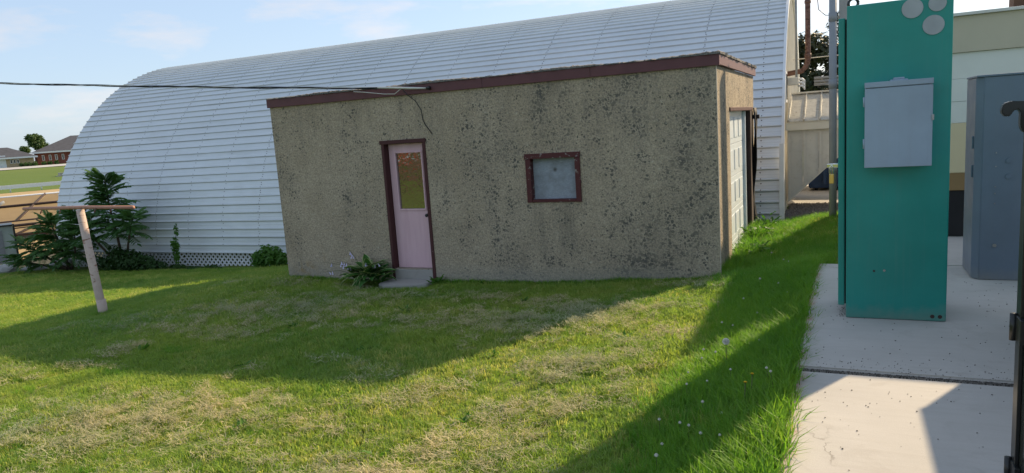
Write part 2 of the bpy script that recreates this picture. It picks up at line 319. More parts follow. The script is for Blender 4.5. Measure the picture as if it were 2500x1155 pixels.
def tag(o, label, cat, group=None):
    o['label'] = label; o['category'] = cat
    if group: o['group'] = group
    return o
def from_bm(name, bm, mat, parent=None, kind=None, smooth=False):
    bm.verts.index_update()
    v = [tuple(x.co) for x in bm.verts]; f = [[q.index for q in p.verts] for p in bm.faces]; bm.free()
    return mk(name, v, f, mat, parent, kind, smooth)
def box(name, x, y, z, mat, parent=None, bev=0.0, kind=None, rot=None):
    bm = bmesh.new(); bmesh.ops.create_cube(bm, size=1)
    for v in bm.verts: v.co = Vector(((x[0] + x[1]) / 2 + v.co.x * (x[1] - x[0]), (y[0] + y[1]) / 2 + v.co.y * (y[1] - y[0]), (z[0] + z[1]) / 2 + v.co.z * (z[1] - z[0])))
    if bev: bmesh.ops.bevel(bm, geom=list(bm.edges), offset=bev, segments=2, affect='EDGES', profile=0.6)
    if rot:
        c = Vector(((x[0] + x[1]) / 2, (y[0] + y[1]) / 2, (z[0] + z[1]) / 2)); Rm = Euler(rot).to_matrix()
        for v in bm.verts: v.co = c + Rm @ (v.co - c)
    return from_bm(name, bm, mat, parent, kind)
def tube_geo(pts, r, seg=10, cap=True):
    pts = [Vector(p) for p in pts]; n = len(pts); rs = r if isinstance(r, (list, tuple)) else [r] * n
    V, F = [], []; up = None
    for i, p in enumerate(pts):
        t = (pts[min(i + 1, n - 1)] - pts[max(i - 1, 0)]).normalized()
        if up is None: up = t.orthogonal().normalized()
        else:
            up = up - t * up.dot(t); up = up.normalized() if up.length > 1e-6 else t.orthogonal().normalized()
        sdv = t.cross(up)
        for k in range(seg):
            a = 2 * math.pi * k / seg; V.append(tuple(p + (up * math.cos(a) + sdv * math.sin(a)) * rs[i]))
    for i in range(n - 1):
        for k in range(seg):
            F.append([i * seg + k, i * seg + (k + 1) % seg, (i + 1) * seg + (k + 1) % seg, (i + 1) * seg + k])
    if cap: F.append(list(range(seg))[::-1]); F.append(list(range((n - 1) * seg, n * seg)))
    return V, F
def tube(name, pts, r, mat, parent=None, seg=10, smooth=True, kind=None):
    V, F = tube_geo(pts, r, seg); return mk(name, V, F, mat, parent, kind, smooth)
def prism(name, poly, axis, a, b, mat, parent=None, bev=0.0):
    """extrude a 2D outline along axis ('x','y','z') from a to b"""
    n = len(poly); V = []
    for t in (a, b):
        for p, q in poly: V.append({'x': (t, p, q), 'y': (p, t, q), 'z': (p, q, t)}[axis])
    F = [list(range(n))[::-1], list(range(n, 2 * n))] + [[i, (i + 1) % n, n + (i + 1) % n, n + i] for i in range(n)]
    if bev:
        bm = bmesh.new(); vs_ = [bm.verts.new(v) for v in V]
        for f in F: bm.faces.new([vs_[i] for i in f])
        bmesh.ops.recalc_face_normals(bm, faces=bm.faces); bmesh.ops.bevel(bm, geom=list(bm.edges), offset=bev, segments=2, affect='EDGES')
        return from_bm(name, bm, mat, parent)
    o = mk(name, V, F, mat, parent)
    bm = bmesh.new(); bm.from_mesh(o.data); bmesh.ops.recalc_face_normals(bm, faces=bm.faces); bm.to_mesh(o.data); bm.free()
    return o
def disc(name, c, n, r, t, mat, parent=None, seg=24):
    n = Vector(n).normalized(); c = Vector(c); return tube(name, [c, c + n * t], r, mat, parent, seg, False)
def wall_holes(name, x0, x1, z0, z1, y0, y1, holes, mat, parent, swap=False, nx=1):
    """slab with rectangular openings; swap=True runs it along Y at x=y0..y1"""
    xs = sorted({x0, x1, *[h[0] for h in holes], *[h[1] for h in holes]}); zs = sorted({z0, z1, *[h[2] for h in holes], *[h[3] for h in holes]})
    V, F, idx = [], [], {}
    def vid(x, y, z):
        k = (round(x, 5), round(y, 5), round(z, 5))
        if k not in idx: idx[k] = len(V); V.append((y, x, z) if swap else (x, y, z))
        return idx[k]
    def solid(i, j):
        if i < 0 or j < 0 or i >= len(xs) - 1 or j >= len(zs) - 1: return False
        cx, cz = (xs[i] + xs[i + 1]) / 2, (zs[j] + zs[j + 1]) / 2
        return not any(h[0] < cx < h[1] and h[2] < cz < h[3] for h in holes)
    for i in range(len(xs) - 1):
        for j in range(len(zs) - 1):
            if not solid(i, j): continue
            a, b, c, d = xs[i], xs[i + 1], zs[j], zs[j + 1]
            F.append([vid(a, y0, c), vid(b, y0, c), vid(b, y0, d), vid(a, y0, d)]); F.append([vid(a, y1, c), vid(a, y1, d), vid(b, y1, d), vid(b, y1, c)])
            for (p, q, e) in (((i - 1, j), 0, (a, c, a, d)), ((i + 1, j), 0, (b, c, b, d)), ((i, j - 1), 0, (a, c, b, c)), ((i, j + 1), 0, (a, d, b, d))):
                if not solid(*p): F.append([vid(e[0], y0, e[1]), vid(e[2], y0, e[3]), vid(e[2], y1, e[3]), vid(e[0], y1, e[1])])
    o = mk(name, V, F, mat, parent)
    bm = bmesh.new(); bm.from_mesh(o.data); bmesh.ops.recalc_face_normals(bm, faces=bm.faces); bm.to_mesh(o.data); bm.free()
    return o
def cp(o, parent, loc=None, rot=None, scale=None):
    c = o.copy(); C.objects.link(c); c.parent = parent
    if loc is not None: c.location = loc
    if rot is not None: c.rotation_euler = rot
    if scale is not None: c.scale = scale if isinstance(scale, (tuple, list)) else (scale,) * 3
    return c

# ------------------------------------------------------------------ terrain
CP = np.array([  # x, y, z  (camera at 0,0,0)
    (-0.3, 0, -1.74), (-0.3, 4, -1.73), (-0.3, 8, -1.73), (0.4, 9.5, -1.74), (3, 9.5, -1.78), (3, 2, -1.78), (-0.2, 12.6, -1.80), (3, 13, -1.9), (-0.3, -4, -1.74),
    (-1.1, 4, -1.93), (-1.1, 7, -1.92), (-1.49, 9.4, -2.12), (-1.2, 11.5, -2.06), (-2.2, 4, -2.12), (-2.2, 7, -2.10), (-2.34, 9.4, -2.19), (-3.6, 9.4, -2.27), (-4.84, 9.4, -2.30), (-7.5, 9.4, -2.35), (-8.78, 9.4, -2.33),
    (-4, 4, -2.20), (-4, 7, -2.22), (-6.5, 4, -2.27), (-6.5, 7, -2.27), (-10.4, 7.05, -2.40), (-9.5, 4, -2.34), (-8.78, 13.3, -2.72), (-4, 13.3, -2.40), (-1.1, 14, -2.11), (-0.2, 15.6, -2.12), (-1.1, 17, -2.12), (2, 18, -2.15), (-0.5, 20, -2.15),
    (-13, 13.6, -3.04), (-12, 10, -2.66), (-16, 10, -2.86), (-16, 13.4, -3.13), (-21.5, 13.3, -3.24), (-20, 8, -2.95), (-16, 5, -2.72), (-24, 14, -3.34), (-14, 0, -2.5), (-5, 0, -2.28), (-2, 0, -2.12), (-1.1, 0, -1.93),
    (-10, -12, -2.4), (-20, -11, -2.45), (0, -12, -2.0), (10, -5, -1.9), (10, 10, -1.9), (10, 22, -2.2), (-6, 22, -2.6), (-22, 22, -3.3), (-24, 0, -2.75)])
def tps(r2): return np.where(r2 > 1e-12, 0.5 * r2 * np.log(np.maximum(r2, 1e-12)), 0)
_n = len(CP); _K = tps(((CP[:, None, :2] - CP[None, :, :2]) ** 2).sum(-1)) + np.eye(_n) * 0.02
_P = np.c_[np.ones(_n), CP[:, :2]]; _A = np.block([[_K, _P], [_P.T, np.zeros((3, 3))]]); _w = np.linalg.solve(_A, np.r_[CP[:, 2], 0, 0, 0])
def lump(x, y): return 0.012 * np.sin(x * 2.3 + 1.3 * np.sin(y * 1.7)) * np.sin(y * 2.9 + x) + 0.008 * np.sin(x * 6.1 + y * 3.7) * np.sin(y * 7.3 - x * 2)
def G(x, y):
    x = np.asarray(x, float); y = np.asarray(y, float); sh = x.shape; x = x.ravel(); y = y.ravel()
    r = np.hypot(x, y); ang = np.arctan2(y, x)
    xc, yc = np.clip(x, -27, 12), np.clip(y, -14, 24)
    z = np.empty_like(x)
    for s in range(0, len(x), 20000):
        q = np.c_[xc[s:s + 20000], yc[s:s + 20000]]
        z[s:s + 20000] = tps(((q[:, None] - CP[None, :, :2]) ** 2).sum(-1)) @ _w[:_n] + _w[_n] + q @ _w[_n + 1:]
    z = np.where((x > -0.25) & (y < 13.2), np.minimum(z, -1.80), z)
    z += lump(x, y) * (np.clip((-0.6 - x) / 0.8, 0, 1))
    far = np.interp(r, [0, 28, 100, 108, 122, 165, 220, 2000], [-3.3, -3.35, -3.45, -3.5, -3.0, -1.05, -1.05, -1.4])
    t = np.clip((r - 25.5) / 4, 0, 1)
    return (z * (1 - t) + far * t).reshape(sh)
def g1(x, y): return float(G(np.array([x]), np.array([y]))[0])
def axis(a, b, st, lim):
    c = list(np.arange(a, b + 1e-6, st)); s = st; p = c[-1]
    while p < lim: s *= 1.22; p += s; c.append(p)
    s = st; p = c[0]
    while p > -lim: s *= 1.22; p -= s; c.insert(0, p)
    return np.array(c)
def sheet(name, xs, ys, mat, dz=0.0, mask=None, kind='structure', smooth=True):
    X, Y = np.meshgrid(xs, ys); Z = G(X, Y) + dz; nx = len(xs); ny = len(ys)
    V = np.c_[X.ravel(), Y.ravel(), Z.ravel()]
    F = [[j * nx + i, j * nx + i + 1, (j + 1) * nx + i + 1, (j + 1) * nx + i] for j in range(ny - 1) for i in range(nx - 1)
         if mask is None or mask((xs[i] + xs[i + 1]) / 2, (ys[j] + ys[j + 1]) / 2)]
    return mk(name, V, F, mat, None, kind, smooth)
sheet('lawn_ground', axis(-24, 1.5, 0.2, 1500), axis(-3, 15, 0.2, 1500), 'ground')

# dirt lot, far road, drive (left background); u runs away from the camera, v across
U = Vector((-0.866, 0.50, 0)); Vv = Vector((0.50, 0.866, 0))
def uv(u, v, z=None):
    p = U * u + Vv * v; return (p.x, p.y, g1(p.x, p.y) if z is None else z)
def strip(name, us, vs_, mat, dz):
    P = [[uv(u, v) for v in vs_] for u in us]; n = len(vs_)
    V = [(p[0], p[1], p[2] + dz) for r in P for p in r]
    F = [[i * n + j, i * n + j + 1, (i + 1) * n + j + 1, (i + 1) * n + j] for i in range(len(us) - 1) for j in range(n - 1)]
    return mk(name, V, F, mat, None, 'structure', True)
strip('dirt_lot', [27.2, 28, 29, 30, 34, 40, 50, 60, 70, 80, 90, 98], list(np.linspace(-40, 40, 30)), 'sand', 0.03)
strip('far_road', [158, 160, 163, 165], list(np.linspace(-110, 90, 40)), 'asphalt', 0.04)

# ------------------------------------------------------------------ concrete pad
pad = bpy.data.objects.new('concrete_pad', None); C.objects.link(pad); pad.location = (1.2, 3, -1.65); pad['kind'] = 'structure'; OFF[pad.name] = Vector(pad.location)
def slab(x0, x1, y0, y1, top, chip=0.004):
    nx, ny = 14, 30; bm = bmesh.new()
    V = []
    bmesh.ops.create_cube(bm, size=1)
    for v in bm.verts: v.co = Vector(((x0 + x1) / 2 + v.co.x * (x1 - x0), (y0 + y1) / 2 + v.co.y * (y1 - y0), (top - 0.16) + v.co.z * 0.32))
    bmesh.ops.bevel(bm, geom=list(bm.edges), offset=0.012, segments=2, affect='EDGES')
    bmesh.ops.subdivide_edges(bm, edges=[e for e in bm.edges if abs((e.verts[0].co - e.verts[1].co).y) > 1], cuts=60)
    for v in bm.verts:
        if v.co.x < x0 + 0.02: v.co.x += random.uniform(-chip, chip)
    return from_bm('slab', bm, 'conc', pad)
slab(-0.285, 3.6, 4.80, 8.18, -1.65); slab(-0.285, 3.6, -3.0, 4.765, -1.668); slab(0.05, 3.6, 8.20, 9.97, -1.652)
# grit lying on the pad and packed in the joint
V, F = [], []
def pebble(x, y, z, s):
    b = len(V)
    for d in ((1, 0, 0), (-1, 0, 0), (0, 1, 0), (0, -1, 0), (0, 0, .7), (0, 0, -.5)):
        V.append((x + d[0] * s * random.uniform(.6, 1.3), y + d[1] * s * random.uniform(.6, 1.3), z + d[2] * s))
    for f in ((0, 2, 4), (2, 1, 4), (1, 3, 4), (3, 0, 4), (2, 0, 5), (1, 2, 5), (3, 1, 5), (0, 3, 5)): F.append([b + i for i in f])
for i in range(900): pebble(random.uniform(-0.27, 1.6), 4.765 + random.random() * 0.035, -1.664, random.uniform(.003, .007))
for i in range(200): pebble(random.uniform(-0.2, 1.6), 4.80 + random.expovariate(9), -1.648, random.uniform(.002, .005))
for i in range(420): pebble(random.uniform(-0.27, 1.6), random.uniform(2.6, 7.5), -1.649 if False else -1.647, random.uniform(.002, .006))
for i in range(50): pebble(random.uniform(-0.06, 0.0), 6.05 + random.random() * .4, -1.647, random.uniform(.002, .005))
V = [(a, b, c - (0.018 if b < 4.765 else 0)) for a, b, c in V]
mk('pad_grit', V, F, 'grit', None, 'stuff'); bpy.data.objects['pad_grit']['label'] = 'dark grit scattered on the pad and packed in its joint'

# ------------------------------------------------------------------ stucco shed
SX0, SX1, SY0, SY1, ST = -8.78, -1.47, 9.40, 13.35, 0.61
shed = thing('stucco_shed', (-5.1, 11.4, -2.3), 'low flat-roofed shed of lichen-spotted tan stucco with maroon fascia', 'shed')
DH = (-6.60, -5.80, -2.10, -0.07); WH = (-4.14, -3.34, -1.07, -0.385)
wall_holes('front_wall', SX0, SX1, -2.9, ST, SY0, SY0 + 0.22, [DH, WH], 'stucco', shed)
GH = (10.46, 13.05, -2.9, 0.03)
wall_holes('side_wall', SY0 + 0.221, SY1 - 0.201, -2.9, ST, SX1 - 0.20, SX1, [(10.46, 13.05, -2.5, 0.03)], 'stucco', shed, True)
box('side_wall', (SX0, SX0 + 0.2), (SY0 + 0.221, SY1 - 0.201), (-2.9, ST), 'stucco', shed)
box('back_wall', (SX0, SX1), (SY1 - 0.2, SY1), (-2.9, ST), 'stucco', shed)
for a, b in ((SX0 - 0.03, -4.745), (-4.742, -3.112), (-3.109, SX1 + 0.045)): box('fascia_board', (a, b), (SY0 - 0.035, SY0 + 0.02), (ST - 0.005, 0.742), 'fascia', shed, 0.004)
box('fascia_board', (SX1 + 0.0, SX1 + 0.042), (SY0 + 0.022, SY1 + 0.04), (ST + 0.005, 0.742), 'fascia', shed, 0.004)
box('fascia_board', (SX0 - 0.03, SX0 + 0.01), (SY0 + 0.022, SY1 + 0.04), (ST + 0.005, 0.742), 'fascia', shed, 0.004)
# ragged built-up roof
nx, ny = 240, 60; xs = np.linspace(SX0 - 0.045, SX1 + 0.06, nx); ys = np.linspace(SY0 - 0.05, SY1 + 0.05, ny)
X, Y = np.meshgrid(xs, ys); jit = rng.normal(0, 0.005, X.shape)
edge = (np.arange(nx)[None, :] < 1) | (np.arange(nx)[None, :] > nx - 2) | (np.arange(ny)[:, None] < 1) | (np.arange(ny)[:, None] > ny - 2)
X = X + np.where(edge, rng.normal(0, 0.012, X.shape), 0); Y = Y + np.where(edge, rng.normal(0, 0.010, X.shape), 0)
Zr = 0.772 + jit + 0.010 * np.sin(X * 3.1) + np.where(edge, -0.010, 0)
ring = [(0, i) for i in range(nx)] + [(j, nx - 1) for j in range(1, ny)] + [(ny - 1, i) for i in range(nx - 2, -1, -1)] + [(j, 0) for j in range(ny - 2, 0, -1)]
V = list(zip(X.ravel(), Y.ravel(), Zr.ravel())); F = [[j * nx + i, j * nx + i + 1, (j + 1) * nx + i + 1, (j + 1) * nx + i] for j in range(ny - 1) for i in range(nx - 1)]
b0 = len(V); V += [(X[j, i], Y[j, i], 0.743) for j, i in ring]; nr = len(ring)
for k in range(nr):
    a, c = ring[k], ring[(k + 1) % nr]; F.append([a[0] * nx + a[1], b0 + k, b0 + (k + 1) % nr, c[0] * nx + c[1]])
F.append(list(range(b0, b0 + nr)))
mk('roof', V, F, 'roofedge', shed)
# door set back in its frame
box('door_jamb', (-6.600, -6.552), (9.385, 9.60), (-2.28, -0.07), 'jamb', shed, 0.004)
box('door_jamb', (-5.850, -5.797), (9.385, 9.60), (-2.30, -0.07), 'jamb', shed, 0.004)
box('door_head', (-6.625, -5.785), (9.380, 9.60), (-0.119, -0.06), 'jamb', shed, 0.004)
box('door_sill', (-6.55, -5.852), (9.385, 9.503), (-2.42, -2.108), 'conc2', shed, 0.008)
dr = wall_holes('door', -6.545, -5.856, -2.095, -0.125, 9.505, 9.55, [(-6.42, -5.955, -1.15, -0.27)], 'door', shed)
pn = box('glass_pane', (-6.42, -5.955), (9.524, 9.532), (-1.15, -0.27), 'glass', dr)
for x, z in (((-6.445, -6.420), (-1.175, -0.245)), ((-5.955, -5.930), (-1.175, -0.245))): box('moulding', x, (9.490, 9.512), z, 'door', dr, 0.005)
for z in ((-1.175, -1.150), (-0.270, -0.245)): box('moulding', (-6.4195, -5.9555), (9.490, 9.512), z, 'door', dr, 0.005)
kn = tube('door_knob', [(-5.905, 9.506, -1.25), (-5.905, 9.47, -1.25), (-5.905, 9.455, -1.25), (-5.905, 9.43, -1.25), (-5.905, 9.42, -1.25)], [0.024, 0.012, 0.026, 0.027, 0.012], 'black', dr, 14)
disc('knob_rose', (-5.905, 9.506, -1.25), (0, -1, 0), 0.033, 0.006, 'black', dr)
# boarded window
wf = thing('boarded_window', (-3.74, 9.4, -1.07), '', 'window'); del wf['label'], wf['category']; wf.parent = shed; wf.location = Vector((-3.74, 9.4, -1.07)) - off(shed)
OFF[wf.name] = Vector((-3.74, 9.4, -1.07))
box('frame_board', (-4.15, -4.075), (9.375, 9.52), (-1.075, -0.455), 'frame', wf, 0.004); box('frame_board', (-3.405, -3.33), (9.375, 9.52), (-1.075, -0.455), 'frame', wf, 0.004)
box('frame_board', (-4.165, -3.325), (9.370, 9.52), (-0.452, -0.378), 'frame', wf, 0.004); box('frame_board', (-4.072, -3.408), (9.380, 9.52), (-1.073, -1.035), 'frame', wf, 0.004)
box('plywood_board', (-4.074, -3.406), (9.485, 9.50), (-1.034, -0.453), 'ply', wf)
# garage door in the side wall
gd = thing('garage_door', (0, 0, 0), '', ''); del gd['label'], gd['category']; gd.parent = shed; gd.location = -off(shed); OFF[gd.name] = Vector((0, 0, 0))
GX = SX1 - 0.10
for r in range(5):
    z0 = -2.44 + r * 0.495
    box('door_section', (GX - 0.04, GX), (10.47, 12.60), (z0, z0 + 0.49), 'whitedoor', gd, 0.006)
    for k in range(4):
        y0 = 10.60 + k * 0.50; box('raised_panel', (GX - 0.002, GX + 0.006), (y0, y0 + 0.40), (z0 + 0.09, z0 + 0.40), 'whitedoor', gd, 0.010)
box('door_track', (GX - 0.02, GX + 0.045), (12.602, 12.70), (-2.3, 0.02), 'whitedoor', gd, 0.005)
box('door_post', (SX1 - 0.16, SX1 + 0.012), (12.78, 13.04), (-2.4, 0.028), 'timber', gd, 0.006)
box('lintel_board', (SX1 - 0.02, SX1 + 0.018), (10.44, 13.08), (0.032, 0.085), 'jamb', shed, 0.006)
V, F = [], []; nz_, ny_ = 22, 7
for i in range(nz_):
    for j in range(ny_):
        t = i / (nz_ - 1); u = j / (ny_ - 1)
        V.append((SX1 + 0.03 + 0.05 * math.sin(t * 5 + u * 2) * t ** .4 + 0.02 * math.sin(9 * u + 3 * t), 13.02 + u * (0.30 - 0.10 * t) + 0.015 * math.sin(t * 14 + u), 0.07 - 1.95 * t - (0.08 * math.sin(u * 7) if i == nz_ - 1 else 0)))
F = [[i * ny_ + j, i * ny_ + j + 1, (i + 1) * ny_ + j + 1, (i + 1) * ny_ + j] for i in range(nz_ - 1) for j in range(ny_ - 1)]
tp = mk('hanging_felt', V, F, 'tarp', shed, None, True); sm = tp.modifiers.new('thick', 'SOLIDIFY'); sm.thickness = 0.006
box('felt_batten', (SX1 + 0.0, SX1 + 0.11), (13.20, 13.28), (-0.12, -0.05), 'tarp', shed, 0.004)
# corner bead
box('corner_bead', (SX1 - 0.004, SX1 + 0.004), (SY0 - 0.004, SY0 + 0.006), (-2.2, ST - 0.006), 'putty', shed)
stp = prism('door_step', [(-6.60, 9.39), (-6.62, 9.00), (-6.50, 8.93), (-5.98, 8.95), (-5.80, 9.10), (-5.79, 9.39)], 'z', -2.55, -2.255, 'conc2', None, 0.012)
tag(stp, 'worn grey concrete doorstep below the pink door', 'step')

# ------------------------------------------------------------------ arch building
QL = Vector((-1.10, 14.0, -2.95)); QR, QLEN, NROW = 5.92, 20.35, 88
qz = thing('quonset_building', QL, 'long white corrugated steel arch building behind the stucco shed', 'building', None, math.radians(1.5))
OFF[qz.name] = Vector((0, 0, 0))          # parts of the arch are built in its own frame
arc = math.pi * QR / NROW
prof = [(-0.014, 0.003), (-0.011, 0.034), (0.008, 0.036), (0.030, 0.010), (0.085, 0.006), (0.11, 0.008), (0.145, 0.006), (arc - 0.03, 0.008), (arc - 0.008, 0.014)]
V, F = [], []
for x in (0.06, -QLEN - 0.05):
    for s, o in prof: V.append((x, -(QR + o - s * s / (2 * QR)), s))
    for s, o in prof[::-1]: V.append((x, -(QR + o - 0.010 - s * s / (2 * QR)), s))
n = len(prof) * 2
F = [[i, (i + 1) % n, n + (i + 1) % n, n + i] for i in range(n)] + [list(range(n))[::-1], list(range(n, 2 * n))]
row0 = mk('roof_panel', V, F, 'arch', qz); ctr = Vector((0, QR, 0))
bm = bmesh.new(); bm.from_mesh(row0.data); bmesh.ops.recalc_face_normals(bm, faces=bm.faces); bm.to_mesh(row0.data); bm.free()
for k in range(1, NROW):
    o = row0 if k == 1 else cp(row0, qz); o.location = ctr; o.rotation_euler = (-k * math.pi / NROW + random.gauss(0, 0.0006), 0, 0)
# fasteners in lines up the frames
V, F = [], []
for q, x in enumerate(np.arange(-0.35, -QLEN, -1.22)):
    for k in range(2, 43):
        for s in ((0.012, 0.14) if q % 3 != 1 else (0.012, 0.08, 0.14)):
            a = (k * arc + s) / QR; c = Vector((x + random.gauss(0, .008), QR - (QR + (0.034 if s < .02 else .010)) * math.cos(a), (QR + (0.034 if s < .02 else .010)) * math.sin(a)))
            nrm = Vector((0, -math.cos(a), math.sin(a))); t = Vector((0, math.sin(a), math.cos(a))); b = len(V); r = 0.014
            for dx, dt in ((1, 0), (0, 1), (-1, 0), (0, -1)): V.append(tuple(c + Vector((dx * r, 0, 0)) + t * dt * r))
            V.append(tuple(c + nrm * 0.008)); F += [[b, b + 1, b + 4], [b + 1, b + 2, b + 4], [b + 2, b + 3, b + 4], [b + 3, b, b + 4]]
mk('fasteners', V, F, 'timber', qz, 'stuff')
def archz(y): return math.sqrt(max(0.0, QR * QR - (y - QR) ** 2))
for y0 in np.arange(0.10, 2 * QR - 0.1, 0.46):
    y1 = min(y0 + 0.455, 2 * QR - 0.02)
    poly = [(y0, 0.0)] + [(y1, 0.0)] + [(y, archz(y) - 0.02) for y in np.linspace(y1, y0, 5)]
    prism('end_panel', poly, 'x', -0.05, -0.02, 'cream', qz)
    box('panel_rib', (-0.0195, 0.012), (y0 + 0.02, y0 + 0.07), (0.02, max(0.1, min(archz(y0 + .02), archz(y0 + .07)) - 0.10)), 'cream', qz, 0.004)
V, F = [], []
for i, a in enumerate(np.linspace(0, math.pi, 61)):
    for r, x in ((QR - 0.13, -0.018), (QR - 0.13, 0.03), (QR + 0.04, 0.035), (QR + 0.04, -0.018)):
        V.append((x + 0.03, QR - r * math.cos(a), r * math.sin(a)))
    if i:
        for k in range(4): F.append([(i - 1) * 4 + k, (i - 1) * 4 + (k + 1) % 4, i * 4 + (k + 1) % 4, i * 4 + k])
mk('arch_trim', V, F, 'white', qz)
prism('end_panel', [(0.02, 0)] + [(y, archz(y) - .03) for y in np.linspace(0.02, 2 * QR - .02, 40)] + [(2 * QR - .02, 0)], 'x', -QLEN, -QLEN + 0.03, 'cream', qz)
box('corner_trim', (-0.01, 0.075), (-0.055, 0.09), (0.2, 2.35), 'white', qz, 0.006, rot=(-0.17, 0, 0))
wq = box('window', (-0.018, 0.03), (2.25, 2.75), (3.1, 3.75), 'white', qz, 0.006); box('pane', (0.031, 0.036), (2.31, 2.69), (3.16, 3.69), 'glassdark', wq)

# white lattice skirt along the foot of the arch (built in the arch's frame, its own thing)
lat = thing('lattice_skirt', QL + Vector((-10.2, -0.28, -0.3)), 'white diagonal lattice skirting under the arch building', 'lattice', None, math.radians(1.5)); OFF[lat.name] = Vector((0, 0, 0))
def lattice(x0, x1, z0, z1, y):
    V, F = [], []
    hgt = z1 - z0; sp = 0.15; wd = 0.048
    for sgn, yy in ((1, y), (-1, y - 0.008)):
        for c in np.arange(x0 - hgt, x1 + hgt, sp):
            # strip from (c,z0) to (c+sgn*hgt,z1) clipped to the panel
            t0, t1 = 0.0, 1.0
            xa, xb = c, c + sgn * hgt
            lo, hi = min(xa, xb), max(xa, xb)
            if hi < x0 or lo > x1: continue
            ts = sorted([(x0 - xa) / (xb - xa), (x1 - xa) / (xb - xa)]); t0 = max(0, ts[0]); t1 = min(1, ts[1])
            if t1 - t0 < 0.05: continue
            p = [(xa + (xb - xa) * t, z0 + hgt * t) for t in (t0, t1)]; b = len(V); h = wd / 2 * 1.414
            for (px, pz) in p:
                for dx in (-h, h):
                    for dy in (0, 0.007): V.append((px + dx, yy + dy, pz))
            F += [[b, b + 2, b + 6, b + 4], [b + 1, b + 5, b + 7, b + 3], [b, b + 4, b + 5, b + 1], [b + 2, b + 3, b + 7, b + 6]]
    return mk('lattice_panel', V, F, 'lattice', lat, 'stuff')
for k in range(5):
    x0 = -10.05 + k * 2.42; z0 = -0.22 + 0.045 * k + (0.02 if k % 2 else 0)
    lattice(x0, x0 + 2.40, z0 - 0.02, 0.56, 0.15)
    box('lattice_rail', (x0, x0 + 2.40), (0.125, 0.16), (0.56, 0.585), 'lattice', lat, 0.003)

# ------------------------------------------------------------------ covered chute on the arch's end, pipes, gravel, apron, dumpster
hd = thing('covered_chute', (0, 16.4, -1.9), 'almond metal hood with sloping ribbed underside wall on the end of the arch building', 'hood')
def hz(x): return -1.89 + (x + 1.09) * 0.94
xs = np.arange(-1.10, 1.2, 0.30)
for x0 in xs:
    x1 = x0 + 0.296
    prism('wall_panel', [(x0, hz(x0)), (x1, hz(x1)), (x1, -0.42), (x0, -0.42)] if hz(x1) < -0.43 else [(x0, min(hz(x0), -0.45)), (x1, -0.44), (x1, -0.42), (x0, -0.42)], 'y', 16.0, 16.02, 'hood', hd)
    if hz(x0 + .06) < -0.5: prism('wall_rib', [(x0 + .01, hz(x0 + .01)), (x0 + .055, hz(x0 + .055)), (x0 + .055, -0.42), (x0 + .01, -0.42)], 'y', 15.972, 15.999, 'hood', hd)
for x0 in xs:
    V = [(x0, 15.88, -0.25), (x0 + .297, 15.88, -0.25), (x0 + .297, 17.2, 0.32), (x0, 17.2, 0.32)]; V += [(a, b, c - 0.015) for a, b, c in V]
    mk('roof_sheet', V, [[0, 1, 2, 3], [7, 6, 5, 4], [0, 4, 5, 1], [1, 5, 6, 2], [2, 6, 7, 3], [3, 7, 4, 0]], 'hoodroof', hd)
    V = [(x0 + .006, 15.875, -0.248), (x0 + .046, 15.875, -0.248), (x0 + .046, 17.2, 0.323), (x0 + .006, 17.2, 0.323)]; V += [(a + (.008 if i in (0, 3) else -.008), b, c + 0.03) for i, (a, b, c) in enumerate(V)]
    mk('roof_rib', V, [[3, 2, 1, 0], [4, 5, 6, 7], [0, 1, 5, 4], [1, 2, 6, 5], [2, 3, 7, 6], [3, 0, 4, 7]], 'hoodroof', hd)
box('eave_fascia', (-1.12, 1.4), (15.90, 15.96), (-0.43, -0.27), 'cream', hd, 0.004)
box('ridge_cap', (-1.08, 1.4), (17.15, 17.3), (0.325, 0.36), 'cream', hd, 0.004)
prism('underside', [(-1.10, hz(-1.10)), (0.42, hz(0.42)), (0.42, hz(0.42) - 0.03), (-1.10, hz(-1.10) - 0.03)], 'y', 15.965, 18.3, 'cream', hd)
box('back_wall', (-1.10, 1.3), (18.3, 18.33), (-1.0, 0.30), 'hood', hd)
rp_ = tag(tube('exhaust_pipe', [(-0.74, 17.0, 6.2), (-0.74, 17.0, 1.08), (-0.75, 17.0, 0.96), (-0.79, 17.0, 0.88), (-0.86, 17.0, 0.80), (-1.20, 17.0, 0.76)], 0.055, 'rust', None, 12), 'rusty vertical stove pipe with an elbow into the arch end wall', 'pipe')
tube('pipe_collar', [(-0.74, 17.0, 1.06), (-0.74, 17.0, 1.16)], 0.068, 'rust', rp_, 12); tube('pipe_collar', [(-0.74, 17.0, 2.2), (-0.74, 17.0, 2.26)], 0.066, 'rust', rp_, 12)
sm_ = thing('service_mast', (-0.98, 16.6, 0.5), 'thin grey conduit mast with white insulators on the arch end wall', 'mast')
tube('conduit', [(-0.95, 16.6, 0.55), (-0.95, 16.6, 4.3)], 0.022, 'pvc', sm_, 8); box('meter_socket', (-1.12, -0.90), (16.5, 16.7), (0.50, 0.66), 'cream', sm_, 0.01)
for k in range(3): tube('insulator', [(-0.92, 16.62, 0.48 + k * .07), (-0.84, 16.62, 0.48 + k * .07), (-0.80, 16.62, 0.44 + k * .07), (-0.79, 16.62, 0.39 + k * .07)], [0.022, 0.026, 0.022, 0.012], 'white', sm_, 8)
for k in range(3): tag(tube('conduit_run', [(-0.62, 17.0, 0.49 + k * .068), (1.6, 17.0, 0.47 + k * .068)], 0.027, 'pvc', None, 8), ['lowest of three grey conduits crossing before the dark tree', 'middle of three grey conduits crossing before the dark tree', 'topmost of three grey conduits crossing before the dark tree'][k], 'conduit', 'conduits between the buildings')
tag(tube('span_wire', [(-1.1, 18.0, 1.12), (0.2, 18.0, 1.13), (1.6, 18, 1.2)], 0.012, 'wirewhite', None, 6), 'pale wire crossing in front of the dark tree above three conduits', 'wire')
